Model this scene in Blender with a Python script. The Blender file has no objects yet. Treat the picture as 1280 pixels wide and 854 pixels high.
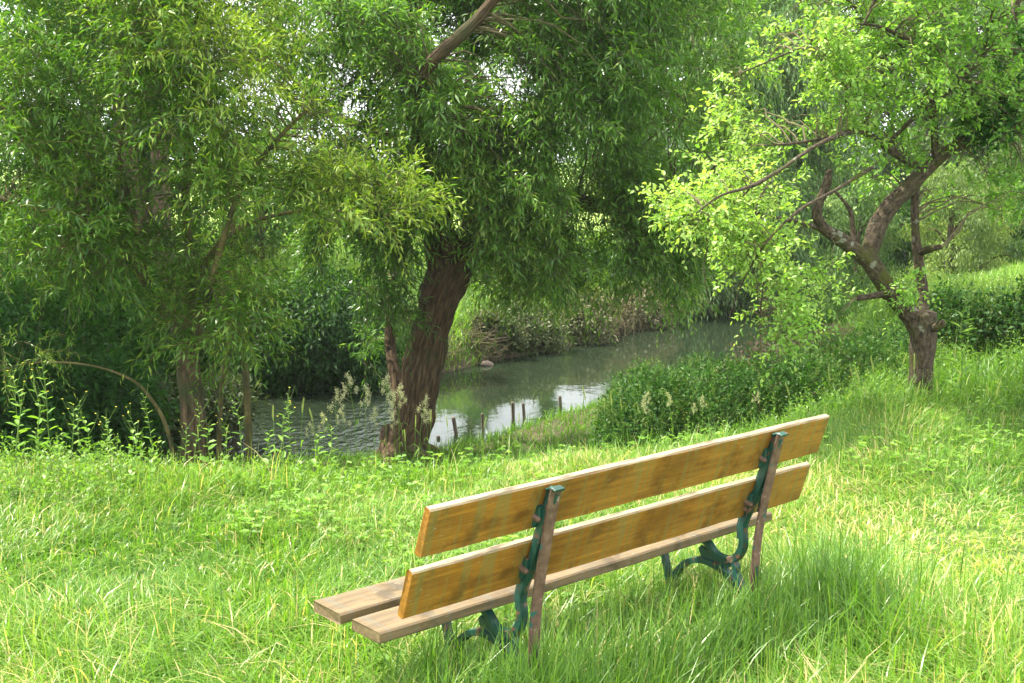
import bpy, bmesh, math, random
import numpy as np
from mathutils import Vector, Matrix
random.seed(7); RNG = np.random.default_rng(11)
scene = bpy.context.scene
COL = scene.collection

# ------------------------------------------------------------------ camera
F, PITCH, CAMH = 1503.86, 0.1507, 1.7246
cam = bpy.data.cameras.new('camera'); camo = bpy.data.objects.new('camera', cam); COL.objects.link(camo)
cam.sensor_width = 36; cam.lens = F / 1280 * 36; cam.clip_end = 2000; cam.clip_start = 0.05
camo.location = (0, 0, CAMH); camo.rotation_euler = (math.pi / 2 - PITCH, 0, 0)
scene.camera = camo

# ------------------------------------------------------------------ light
SUN_EL, SUN_AZ = math.radians(61), math.radians(293)     # azimuth clockwise from +Y
sd = Vector((math.sin(SUN_AZ) * math.cos(SUN_EL), math.cos(SUN_AZ) * math.cos(SUN_EL), math.sin(SUN_EL)))
w = bpy.data.worlds.new('World'); scene.world = w; w.use_nodes = True
nt = w.node_tree; nt.nodes.clear()
sky = nt.nodes.new('ShaderNodeTexSky'); sky.sky_type = 'NISHITA'; sky.sun_disc = False
sky.sun_elevation = SUN_EL; sky.sun_rotation = SUN_AZ
sky.air_density = 1.0; sky.dust_density = 4.0; sky.ozone_density = 1.0
mixc = nt.nodes.new('ShaderNodeMix'); mixc.data_type = 'RGBA'
tcw = nt.nodes.new('ShaderNodeTexCoord'); cn = nt.nodes.new('ShaderNodeTexNoise'); cn.inputs['Scale'].default_value = 2.6
cn.inputs['Detail'].default_value = 5
cr = nt.nodes.new('ShaderNodeMapRange'); cr.inputs[1].default_value = .3; cr.inputs[2].default_value = .6; cr.inputs[3].default_value = .55; cr.inputs[4].default_value = .95
nt.links.new(tcw.outputs['Generated'], cn.inputs['Vector']); nt.links.new(cn.outputs[0], cr.inputs[0])
nt.links.new(cr.outputs[0], mixc.inputs[0]); nt.links.new(sky.outputs[0], mixc.inputs[6]); mixc.inputs[7].default_value = (14.5, 14.8, 15.0, 1)
bg = nt.nodes.new('ShaderNodeBackground'); bg.inputs[1].default_value = 0.09
wo = nt.nodes.new('ShaderNodeOutputWorld')
nt.links.new(mixc.outputs[2], bg.inputs[0]); nt.links.new(bg.outputs[0], wo.inputs[0])
sun = bpy.data.lights.new('sun', 'SUN'); suno = bpy.data.objects.new('sun', sun); COL.objects.link(suno)
sun.energy = 5.0; sun.angle = math.radians(0.55); sun.color = (1, .94, .80)
suno.rotation_euler = sd.to_track_quat('Z', 'Y').to_euler()
scene.view_settings.view_transform = 'Standard'; scene.view_settings.look = 'None'
scene.view_settings.exposure = 1.32; scene.view_settings.gamma = 1; scene.view_settings.use_curve_mapping = False
scene.render.engine = 'CYCLES'
scene.cycles.max_bounces = 8; scene.cycles.transmission_bounces = 6; scene.cycles.diffuse_bounces = 5
scene.cycles.glossy_bounces = 3; scene.cycles.caustics_reflective = False; scene.cycles.caustics_refractive = False

# ------------------------------------------------------------------ planning helpers
_c, _n = math.cos(PITCH), math.sin(PITCH)
def at(px, py, Y):
    a = (px - 640) / F; b = -(py - 427) / F
    d = np.array([a, _c + b * _n, -_n + b * _c]); t = Y / d[1]
    return np.array([0, 0, CAMH]) + d * t
def onz(px, py, z):
    a = (px - 640) / F; b = -(py - 427) / F
    d = np.array([a, _c + b * _n, -_n + b * _c]); t = (z - CAMH) / d[2]
    return np.array([0, 0, CAMH]) + d * t
def nrm(v): return v / (np.linalg.norm(v, axis=-1, keepdims=True) + 1e-9)
_K = RNG.normal(size=(9, 3)); _PH = RNG.uniform(0, 6.28, 9)
def noise3(p, s):                 # soft pseudo-noise, about -1..1
    return np.sin(p @ (_K.T / s) + _PH).sum(-1) / 3.0

# ------------------------------------------------------------------ terrain
NEARL = np.array([(-40, 9), (-14, 11), (-8, 11.0), (-4.5, 11.4), (-2.7, 11.7), (-1, 12.1), (-.35, 12.8), (.57, 14.1), (1.2, 14.8), (3.5, 18.1), (6.4, 23), (10, 29), (16, 40), (30, 60), (60, 90)])
FARL = np.array([(-40, 12.5), (-14, 14.4), (-8, 15.2), (-3, 15.9), (-.9, 16.8), (-.24, 17.8), (.75, 18.9), (2.3, 21.2), (5, 25.5), (8.3, 32), (13, 43), (26, 65), (56, 96)])
CREST = np.array([(-40, 5.6), (-3, 6.1), (-.7, 6.4), (.4, 6.55), (1.1, 6.75), (1.8, 7.1), (2.4, 7.9), (2.95, 9.6), (4, 13.2), (7, 17), (16, 32), (30, 50)])
def pdist(x, y, L):
    best = np.full(np.shape(x), 1e9)
    for (ax, ay), (bx, by) in zip(L[:-1], L[1:]):
        dx, dy = bx - ax, by - ay
        t = np.clip(((x - ax) * dx + (y - ay) * dy) / (dx * dx + dy * dy), 0, 1)
        best = np.minimum(best, np.hypot(x - ax - t * dx, y - ay - t * dy))
    return best
WATERZ = -1.27
def tz(x, y):
    x = np.asarray(x, float); y = np.asarray(y, float)
    dn = pdist(x, y, NEARL); df = pdist(x, y, FARL)
    near = y < np.interp(x, NEARL[:, 0], NEARL[:, 1]); far = y > np.interp(x, FARL[:, 0], FARL[:, 1])
    P = np.stack([x, y, 0 * x], -1)
    und = .025 * noise3(P, 1.3) + .012 * noise3(P, .45)
    dc = pdist(x, y, CREST) * (y > np.interp(x, CREST[:, 0], CREST[:, 1])); t = dn / (dn + dc + 1e-6); s = np.clip((1 - t) * 1.75, 0, 1)
    s = s * s * (3 - 2 * s) * .4 + s * .6
    zn = -1.24 * s + und * (.4 + .6 * t)
    zn = zn - .06 * np.clip(1 - dn / .3, 0, 1)
    u = np.clip(df / 1.7, 0, 1); zf = -1.33 + 1.0 * u ** .7 + .25 * np.clip(df / 10, 0, 1) + und * 1.5 * u
    zr = -1.33 - .5 * np.clip(np.minimum(dn, df) / .8, 0, 1)
    return np.where(near, zn, np.where(far, zf, zr))

# ------------------------------------------------------------------ object helpers
def tag(o, label=None, cat=None, group=None, kind=None):
    if label: o['label'] = label
    if cat: o['category'] = cat
    if group: o['group'] = group
    if kind: o['kind'] = kind
    return o
def empty(name, loc=(0, 0, 0), rz=0.0):
    o = bpy.data.objects.new(name, None); COL.objects.link(o); o.location = loc; o.rotation_euler = (0, 0, rz); return o
def mesh_np(name, V, Fc, mats, att=None, midx=None, smooth=False, uv=None, parent=None):
    """V (n,3); Fc (m,4) quads or (m,3); world-space vertices when parent is given the parent's location is subtracted"""
    V = np.asarray(V, np.float32).reshape(-1, 3); Fc = np.asarray(Fc, np.int32)
    me = bpy.data.meshes.new(name)
    k = Fc.shape[1]
    me.vertices.add(len(V)); me.loops.add(Fc.size); me.polygons.add(len(Fc))
    if parent is not None:
        V = V - np.array(parent.location, np.float32)
    me.vertices.foreach_set('co', V.ravel()); me.loops.foreach_set('vertex_index', Fc.ravel())
    me.polygons.foreach_set('loop_start', np.arange(0, Fc.size, k, dtype=np.int32))
    if midx is not None: me.polygons.foreach_set('material_index', np.asarray(midx, np.int32))
    if smooth: me.polygons.foreach_set('use_smooth', np.ones(len(Fc), bool))
    for m in (mats if isinstance(mats, (list, tuple)) else [mats]): me.materials.append(m)
    if att is not None:
        a = me.attributes.new('v', 'FLOAT', 'POINT'); a.data.foreach_set('value', np.asarray(att, np.float32))
    if uv is not None:
        l = me.uv_layers.new(name='UVMap'); l.data.foreach_set('uv', np.asarray(uv, np.float32).ravel())
    me.update(calc_edges=True)
    o = bpy.data.objects.new(name, me); COL.objects.link(o)
    if parent is not None: o.parent = parent
    return o
class Geo:
    """collects quads with a per-vertex variation value, material index and uv"""
    def __init__(s): s.V = []; s.F = []; s.A = []; s.M = []; s.U = []; s.n = 0
    def add(s, V, Fc, a=.5, m=0, uv=None):
        V = np.asarray(V, float).reshape(-1, 3); Fc = np.asarray(Fc, int)
        s.V.append(V); s.F.append(Fc + s.n); s.A.append(np.broadcast_to(np.asarray(a, float), (len(V),)).copy())
        s.M.append(np.full(len(Fc), m)); s.U.append(np.zeros((len(Fc), 4, 2)) if uv is None else uv); s.n += len(V)
    def build(s, name, mats, parent=None, smooth=False):
        return mesh_np(name, np.concatenate(s.V), np.concatenate(s.F), mats, np.concatenate(s.A), np.concatenate(s.M), smooth, np.concatenate(s.U), parent)

def catmull(P, n):
    P = np.asarray(P, float); Q = np.vstack([2 * P[0] - P[1], P, 2 * P[-1] - P[-2]]); out = []
    for i in range(len(P) - 1):
        p0, p1, p2, p3 = Q[i:i + 4]; t = np.linspace(0, 1, n, endpoint=False)[:, None]
        out.append(.5 * (2 * p1 + (p2 - p0) * t + (2 * p0 - 5 * p1 + 4 * p2 - p3) * t ** 2 + (3 * p1 - p0 - 3 * p2 + p3) * t ** 3))
    return np.vstack(out + [P[-1:]])
def tube(g, pts, radii, seg=10, per=6, rough=0.0, ridges=0, a=.5, m=0, wob=0.0):
    """pts: control points, radii per control point"""
    C = catmull(pts, per); R = np.interp(np.linspace(0, len(pts) - 1, len(C)), range(len(pts)), radii)
    e_ = nrm(C[-1] - C[-2]) * R[-1]; C = np.vstack([C, C[-1] + e_ * .25, C[-1] + e_ * .3]); R = np.concatenate([R, [R[-1] * .6, R[-1] * .02 + 1e-5]])
    if wob: C = C + wob * np.stack([noise3(C * 1.0, .35), noise3(C + 5, .35), noise3(C + 9, .35)], -1) * R[:, None]
    T = nrm(np.gradient(C, axis=0)); N = np.zeros_like(C)
    u = np.cross(T[0], (0, 0, 1.0)); u = u if np.linalg.norm(u) > .1 else np.cross(T[0], (1.0, 0, 0)); N[0] = nrm(u)
    for i in range(1, len(C)): N[i] = nrm(N[i - 1] - T[i] * (N[i - 1] @ T[i]))
    B = np.cross(T, N); an = np.linspace(0, 2 * np.pi, seg, endpoint=False)
    L = np.concatenate([[0], np.cumsum(np.linalg.norm(np.diff(C, axis=0), axis=1))])
    rr = np.repeat(R[:, None], seg, 1)
    if rough or ridges:
        q = C[:, None] + rr[..., None] * (np.cos(an)[None, :, None] * N[:, None] + np.sin(an)[None, :, None] * B[:, None])
        rr = rr * (1 + rough * noise3(q, .12) + rough * .7 * noise3(q, .05))
        if ridges: rr = rr * (1 + .035 * np.abs(np.sin(an[None] * ridges / 2 + .8 * noise3(q, .3))) - .02)
    V = C[:, None] + rr[..., None] * (np.cos(an)[None, :, None] * N[:, None] + np.sin(an)[None, :, None] * B[:, None])
    n = len(C); i, j = np.meshgrid(range(n - 1), range(seg), indexing='ij'); j2 = (j + 1) % seg
    Fc = np.stack([i * seg + j, i * seg + j2, (i + 1) * seg + j2, (i + 1) * seg + j], -1).reshape(-1, 4)
    ua = np.stack([j / seg, (j + 1) / seg, (j + 1) / seg, j / seg], -1).reshape(-1, 4) * (2 * np.pi * R.mean())
    la = np.stack([L[i], L[i], L[i + 1], L[i + 1]], -1).reshape(-1, 4)
    g.add(V.reshape(-1, 3), Fc, a, m, np.stack([ua, la], -1))
    # tip cap
    return C, R
def frame_of(d):
    d = nrm(d); up = np.where(np.abs(d[..., 2:3]) > .9, np.array([1.0, 0, 0]), np.array([0, 0, 1.0]))
    s = nrm(np.cross(d, up)); return s, np.cross(s, d)
def leaves(g, base, d, nvec, ln, wd, a, m=0, fold=.15, droop=.15, two=False):
    """base (n,3), direction d, rough normal nvec, length ln, width wd (arrays)"""
    n = len(base); d = nrm(d); s = nrm(np.cross(d, nvec)); u = np.cross(s, d)
    ln = np.broadcast_to(ln, (n,))[:, None]; wd = np.broadcast_to(wd, (n,))[:, None]
    tip = base + d * ln - u * ln * droop
    if not two:
        mid = base + d * ln * .45 + u * wd * fold
        V = np.stack([base, mid + s * wd * .5, tip, mid - s * wd * .5], 1).reshape(-1, 3)
        Fc = (np.arange(n) * 4)[:, None] + np.array([0, 1, 2, 3]); k = 4
    else:
        l1 = base + d * ln * .28 + u * wd * fold; l2 = base + d * ln * .68 + u * wd * (fold - droop * .4)
        V = np.stack([base, l1 + s * wd * .46, l2 + s * wd * .42, tip, l2 - s * wd * .42, l1 - s * wd * .46], 1).reshape(-1, 3)
        b = np.arange(n) * 6
        Fc = np.concatenate([b[:, None] + np.array([0, 1, 2, 3]), b[:, None] + np.array([0, 3, 4, 5])]); k = 6
    g.add(V, Fc, np.repeat(np.clip(a, 0, 1), k), m)
def strap(g, base, d, ln, wd, droop, a, seg=6):
    """long grass leaf: a strip that rises and bends over"""
    d = nrm(np.asarray(d, float)); s = nrm(np.cross(d, (0, 0, 1.0))); t = np.linspace(0, 1, seg)[:, None]
    c = base + d * ln * t * (1 - .25 * droop * t) + np.array([0, 0, -1.0]) * ln * droop * t ** 2.2; w_ = wd * .5 * (1 - t ** 2.5) * (.6 + .8 * np.minimum(t * 3, 1) * .5) + .0003
    V = np.stack([c - s * w_, c + s * w_], 1).reshape(-1, 3); k = np.arange(seg - 1)[:, None] * 2
    g.add(V, k + np.array([0, 1, 3, 2]), a)
def sticks(g, P, R, a=.5, m=1, sides=3):
    """P (n,k,3) polylines, R (k,) radii * scale (n,)"""
    n, k, _ = P.shape; T = nrm(np.gradient(P, axis=1)); s, u = frame_of(T)
    an = np.linspace(0, 2 * np.pi, sides, endpoint=False)
    V = P[:, :, None] + R[..., None, None] * (np.cos(an)[None, None, :, None] * s[:, :, None] + np.sin(an)[None, None, :, None] * u[:, :, None])
    N_, i, j = np.meshgrid(range(n), range(k - 1), range(sides), indexing='ij'); j2 = (j + 1) % sides; b = N_ * k * sides
    Fc = np.stack([b + i * sides + j, b + i * sides + j2, b + (i + 1) * sides + j2, b + (i + 1) * sides + j], -1).reshape(-1, 4)
    g.add(V.reshape(-1, 3), Fc, a, m)
def shoots(g, S, D, L, nleaf, ll, lw, droop=.5, spread=.9, sag=.3, jit=.25, va=.5, vs=.25, two=False, t0=.12, stem=.0022, fold=.15, ldroop=.15, stems=True):
    """leafy shoots: start S, direction D, length L; leaves set spirally along them"""
    n = len(S); D = nrm(D); L = np.broadcast_to(L, (n,)).astype(float)
    t = np.linspace(t0, 1, nleaf)[None, :, None]; down = np.array([0, 0, -1.0])
    Lx = L[:, None, None]; P = S[:, None] + D[:, None] * Lx * t + down * Lx * droop * t * t
    T = nrm(D[:, None] + down * 2 * droop * t); s, u = frame_of(T)
    ph = (np.arange(nleaf) * 2.4)[None, :] + RNG.uniform(0, 6.28, (n, 1)) + RNG.normal(0, .3, (n, nleaf))
    perp = np.cos(ph)[..., None] * s + np.sin(ph)[..., None] * u
    ld = nrm(T + perp * spread + down * sag + RNG.normal(0, jit, (n, nleaf, 3)))
    nv = nrm(np.array([0, 0, 1.0]) + RNG.normal(0, .45, (n, nleaf, 3)))
    sc = (1 - .35 * np.abs(t[..., 0] - .5) * 2) * RNG.uniform(.7, 1.15, (n, nleaf))
    vv = np.broadcast_to(np.asarray(va, float).reshape(-1, 1), (n, nleaf)) + RNG.normal(0, vs, (n, nleaf)) * .5 + .12 * (t[..., 0] - .5)
    leaves(g, P.reshape(-1, 3), ld.reshape(-1, 3), nv.reshape(-1, 3), (ll * sc).ravel(), (lw * sc).ravel(), vv.ravel(), 0, fold, ldroop, two)
    if stems:
        ts = np.linspace(0, 1, 4)[None, :, None]; Q = S[:, None] + D[:, None] * Lx * ts + down * Lx * droop * ts * ts
        sticks(g, Q, np.broadcast_to(stem * np.array([1.3, 1, .7, .3]), (n, 4)), .5, 1)
def ell(n, c, r, shell=.35, thr=-9, ns=.6):
    """points in an ellipsoid, thinned where the noise is low (gaps)"""
    out = []; tot = 0
    while tot < n:
        d = nrm(RNG.normal(size=(n * 2, 3))); q = d * (shell + (1 - shell) * RNG.uniform(0, 1, (n * 2, 1)) ** .5)
        p = np.array(c) + q * np.array(r); p = p[noise3(p, ns) > thr]; out.append(np.hstack([p, d[:1].repeat(len(p), 0)])); tot += len(p)
        if len(p) == 0: break
    return np.vstack(out)[:n, :3]
def branchlets(g, pts, skel, srad, m, frac=1.0, r0=.010, sagz=-.08):
    """thin wood from the skeleton out to each sprig"""
    k = int(len(pts) * frac)
    if k == 0: return
    sel = RNG.choice(len(pts), k, replace=False); p = pts[sel]
    d = np.linalg.norm(p[:, None] - skel[None], axis=2) + .25 * np.clip(skel[None, :, 2] - p[:, None, 2], 0, 9); j = d.argmin(1)
    a = skel[j]; L = np.linalg.norm(p - a, axis=1)
    t = np.linspace(0, 1, 7)[None, :, None]
    Q = a[:, None] * (1 - t) + p[:, None] * t + np.array([0, 0, 1.0]) * (np.sin(np.pi * t) * L[:, None, None] * .16)
    Q[:, 1:-1] += RNG.normal(0, .03, Q[:, 1:-1].shape) * L[:, None, None]
    R = (r0 * (.45 + L))[:, None] * np.array([1, .8, .66, .54, .42, .3, .18])[None] ; R = np.minimum(np.minimum(R, .8 * srad[j][:, None]), .013 * np.array([1, .85, .7, .6, .45, .3, .2])[None])
    sticks(g, Q, R, .5, m, 5)

# ------------------------------------------------------------------ materials
def newmat(name):
    m = bpy.data.materials.new(name); m.use_nodes = True; m.node_tree.nodes.clear(); return m, m.node_tree
def N(t, ty, **kw):
    n = t.nodes.new(ty)
    for k, v in kw.items():
        if k in ('data_type', 'blend_type', 'operation', 'musgrave_dimensions', 'attribute_name', 'wave_type', 'bands_direction', 'noise_dimensions', 'feature', 'object'): setattr(n, k, v)
    return n
def ramp(t, stops):
    r = t.nodes.new('ShaderNodeValToRGB'); e = r.color_ramp.elements
    e[0].position, e[0].color = stops[0][0], (*stops[0][1], 1); e[1].position, e[1].color = stops[-1][0], (*stops[-1][1], 1)
    for p, c in stops[1:-1]: x = e.new(p); x.color = (*c, 1)
    return r
def leafmat(name, stops, tr=.42, rough=.42, spec=.5, tcol=(1.25, 1.35, .5)):
    m, t = newmat(name)
    a = N(t, 'ShaderNodeAttribute', attribute_name='v'); r = ramp(t, stops); t.links.new(a.outputs['Fac'], r.inputs[0])
    p = t.nodes.new('ShaderNodeBsdfPrincipled'); p.inputs['Roughness'].default_value = rough
    p.inputs['Specular IOR Level'].default_value = spec
    tl = t.nodes.new('ShaderNodeBsdfTranslucent'); mu = N(t, 'ShaderNodeMix', data_type='RGBA', blend_type='MULTIPLY')
    mu.inputs[0].default_value = 1; mu.inputs[7].default_value = (*tcol, 1)
    t.links.new(r.outputs[0], p.inputs['Base Color']); t.links.new(r.outputs[0], mu.inputs[6]); t.links.new(mu.outputs[2], tl.inputs[0])
    mx = t.nodes.new('ShaderNodeMixShader'); mx.inputs[0].default_value = tr
    o = t.nodes.new('ShaderNodeOutputMaterial')
    t.links.new(p.outputs[0], mx.inputs[1]); t.links.new(tl.outputs[0], mx.inputs[2]); t.links.new(mx.outputs[0], o.inputs[0])
    return m
def noisemat(name, stops, scale=8, detail=6, rough=.85, bump=.4, stretch=(1, 1, 1), coord='Object', spec=.3, dist=.03, extra=None):
    m, t = newmat(name); tc = t.nodes.new('ShaderNodeTexCoord'); mp = t.nodes.new('ShaderNodeMapping'); mp.inputs['Scale'].default_value = stretch
    n = t.nodes.new('ShaderNodeTexNoise'); n.inputs['Scale'].default_value = scale; n.inputs['Detail'].default_value = detail; n.inputs['Roughness'].default_value = .62
    t.links.new(tc.outputs[coord], mp.inputs[0]); t.links.new(mp.outputs[0], n.inputs['Vector'])
    r = ramp(t, stops); t.links.new(n.outputs[0], r.inputs[0])
    p = t.nodes.new('ShaderNodeBsdfPrincipled'); p.inputs['Roughness'].default_value = rough; p.inputs['Specular IOR Level'].default_value = spec
    b = t.nodes.new('ShaderNodeBump'); b.inputs['Strength'].default_value = bump; b.inputs['Distance'].default_value = dist
    t.links.new(n.outputs[0], b.inputs['Height']); t.links.new(b.outputs[0], p.inputs['Normal'])
    col = r.outputs[0]
    if extra:        # second noise laid over: (scale, lo, hi, colour)
        for sc, lo, hi, c in extra:
            n2 = t.nodes.new('ShaderNodeTexNoise'); n2.inputs['Scale'].default_value = sc; n2.inputs['Detail'].default_value = 5
            t.links.new(tc.outputs['Object'], n2.inputs['Vector'])
            mr = t.nodes.new('ShaderNodeMapRange'); mr.inputs[1].default_value = lo; mr.inputs[2].default_value = hi; t.links.new(n2.outputs[0], mr.inputs[0])
            mx = N(t, 'ShaderNodeMix', data_type='RGBA'); mx.inputs[7].default_value = (*c, 1)
            t.links.new(mr.outputs[0], mx.inputs[0]); t.links.new(col, mx.inputs[6]); col = mx.outputs[2]
    t.links.new(col, p.inputs['Base Color'])
    o = t.nodes.new('ShaderNodeOutputMaterial'); t.links.new(p.outputs[0], o.inputs[0]); return m

M = {}
M['grass'] = leafmat('meadow_grass', [(0, (0.047, .12, .016)), (.35, (0.106, .24, .026)), (.7, (0.212, .37, .045)), (.88, (0.354, .44, .10)), (1, (0.708, .54, .30))], .45, .36, .5)
M['clover'] = leafmat('clover_leaf', [(0, (0.081, .19, .025)), (.5, (0.161, .31, .04)), (1, (0.287, .42, .07))], .42, .45, .35)
M['willow'] = leafmat('willow_leaf', [(0, (0.042, .11, .016)), (.5, (0.102, .235, .030)), (.85, (0.192, .36, .05)), (1, (0.384, .50, .12))], .42, .34, .5)
M['pale_willow'] = leafmat('pale_willow_leaf', [(0, (.08, .18, .06)), (.5, (.18, .34, .12)), (1, (.32, .48, .20))], .4, .36, .5)
M['young_willow'] = leafmat('young_willow_leaf', [(0, (0.036, .11, .012)), (.5, (0.114, .25, .022)), (1, (0.336, .44, .06))], .38, .38, .4)
M['dark_leaf'] = leafmat('shade_toned_leaf', [(0, (0.017, .06, .012)), (.5, (0.040, .13, .02)), (1, (0.092, .20, .03))], .35, .55, .15)  # leaf tone darkened, shade of the bushes put into the colour
M['hedge_leaf'] = leafmat('hedge_leaf', [(0, (.016, .055, .009)), (.5, (.038, .115, .015)), (.85, (.085, .19, .028)), (1, (.20, .26, .06))], .3, .5, .25)
M['apple'] = leafmat('fruit_tree_leaf', [(0, (0.086, .21, .025)), (.5, (0.205, .40, .06)), (1, (0.389, .54, .14))], .44, .42, .45)
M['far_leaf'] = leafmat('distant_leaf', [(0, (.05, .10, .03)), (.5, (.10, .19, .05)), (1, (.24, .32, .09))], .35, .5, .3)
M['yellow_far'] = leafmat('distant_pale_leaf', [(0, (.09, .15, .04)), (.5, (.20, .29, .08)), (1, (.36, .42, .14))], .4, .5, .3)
M['bramble'] = leafmat('bramble_leaf', [(0, (.05, .07, .03)), (.4, (.09, .13, .045)), (.75, (.17, .17, .085)), (1, (.26, .20, .14))], .2, .6, .3)
M['seed'] = leafmat('seed_head', [(0, (.22, .32, .07)), (.5, (.36, .45, .13)), (1, (.55, .55, .26))], .35, .6, .3)
M['cocksfoot'] = leafmat('cocksfoot_head', [(0, (.32, .34, .18)), (1, (.62, .60, .40))], .3, .7, .2)
M['yellow'] = leafmat('yellow_petal', [(0, (.70, .62, .05)), (1, (.8, .74, .12))], .3, .5, .3)
M['white_flower'] = leafmat('white_petal', [(0, (.6, .6, .5)), (1, (.8, .8, .72))], .3, .5, .3)
M['stem'] = noisemat('green_stem', [(.3, (.08, .16, .03)), (.7, (.16, .24, .05))], 20, bump=.1)
M['twig'] = noisemat('twig_bark', [(.3, (.07, .055, .03)), (.7, (.16, .14, .07))], 30, bump=.2)
M['yellow_twig'] = noisemat('young_twig_bark', [(.3, (.075, .065, .022)), (.7, (.19, .155, .06))], 16, bump=.5, extra=[(3, .45, .65, (.05, .055, .02))])
M['willow_bark'] = noisemat('willow_bark', [(.34, (.016, .011, .006)), (.47, (.075, .047, .024)), (.58, (.14, .092, .05)), (.72, (.23, .17, .10))], 1.0, 8, .9, 1.0, (34, 5, 1), 'UV', dist=.05, extra=[(2.2, .55, .75, (.07, .08, .03))])
M['apple_bark'] = noisemat('mossy_bark', [(.34, (.022, .016, .011)), (.5, (.075, .055, .036)), (.7, (.16, .125, .09))], 1.0, 9, .95, 1.0, (55, 22, 1), 'UV', dist=.03, extra=[(6, .52, .66, (.075, .08, .014)), (17, .64, .69, (.22, .23, .17))])
M['dark_bark'] = noisemat('mossy_brown_bark', [(.34, (.02, .014, .008)), (.5, (.09, .06, .035)), (.68, (.20, .14, .085))], 1.0, 7, .95, .8, (30, 6, 1), 'UV', dist=.03, extra=[(3, .5, .65, (.04, .06, .02))])  # dark brown bark with greenish moss patches
M['stake'] = noisemat('old_stake_wood', [(.3, (.10, .08, .06)), (.7, (.26, .22, .17))], 1.0, 6, .9, .6, (60, 6, 1), 'UV')
M['stone'] = noisemat('grey_stone', [(.3, (.07, .055, .045)), (.7, (.19, .15, .12))], 14, 7, .9, .6)
M['soil'] = noisemat('bank_soil', [(.3, (.06, .045, .03)), (.7, (.20, .15, .10))], 6, 7, .95, .8)
# ground: grass-covered soil, bare mud low down
def ground_mat():
    m, t = newmat('ground'); g = t.nodes.new('ShaderNodeNewGeometry'); tc = t.nodes.new('ShaderNodeTexCoord')
    n = t.nodes.new('ShaderNodeTexNoise'); n.inputs['Scale'].default_value = 3.0; n.inputs['Detail'].default_value = 9; n.inputs['Roughness'].default_value = .7
    t.links.new(tc.outputs['Object'], n.inputs[0])
    r = ramp(t, [(.3, (.045, .06, .02)), (.45, (.07, .12, .025)), (.6, (.13, .19, .04)), (.75, (.24, .22, .10))]); t.links.new(n.outputs[0], r.inputs[0])
    mud = ramp(t, [(.3, (.04, .03, .02)), (.7, (.16, .12, .08))]); t.links.new(n.outputs[0], mud.inputs[0])
    sx = t.nodes.new('ShaderNodeSeparateXYZ'); t.links.new(g.outputs['Position'], sx.inputs[0])
    mr = t.nodes.new('ShaderNodeMapRange'); mr.inputs[1].default_value = -1.08; mr.inputs[2].default_value = -1.2; t.links.new(sx.outputs[2], mr.inputs[0])
    mx = N(t, 'ShaderNodeMix', data_type='RGBA'); t.links.new(mr.outputs[0], mx.inputs[0]); t.links.new(r.outputs[0], mx.inputs[6]); t.links.new(mud.outputs[0], mx.inputs[7])
    fld = ramp(t, [(.35, (.15, .26, .045)), (.65, (.30, .38, .09))]); t.links.new(n.outputs[0], fld.inputs[0])
    mf = t.nodes.new('ShaderNodeMapRange'); mf.inputs[1].default_value = 21; mf.inputs[2].default_value = 27; t.links.new(sx.outputs[1], mf.inputs[0])
    mx2 = N(t, 'ShaderNodeMix', data_type='RGBA'); t.links.new(mf.outputs[0], mx2.inputs[0]); t.links.new(mx.outputs[2], mx2.inputs[6]); t.links.new(fld.outputs[0], mx2.inputs[7])
    p = t.nodes.new('ShaderNodeBsdfPrincipled'); p.inputs['Roughness'].default_value = .95; p.inputs['Specular IOR Level'].default_value = .2
    b = t.nodes.new('ShaderNodeBump'); b.inputs['Strength'].default_value = .8; b.inputs['Distance'].default_value = .05
    t.links.new(n.outputs[0], b.inputs['Height']); t.links.new(b.outputs[0], p.inputs['Normal']); t.links.new(mx2.outputs[2], p.inputs['Base Color'])
    o = t.nodes.new('ShaderNodeOutputMaterial'); t.links.new(p.outputs[0], o.inputs[0]); return m
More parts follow.
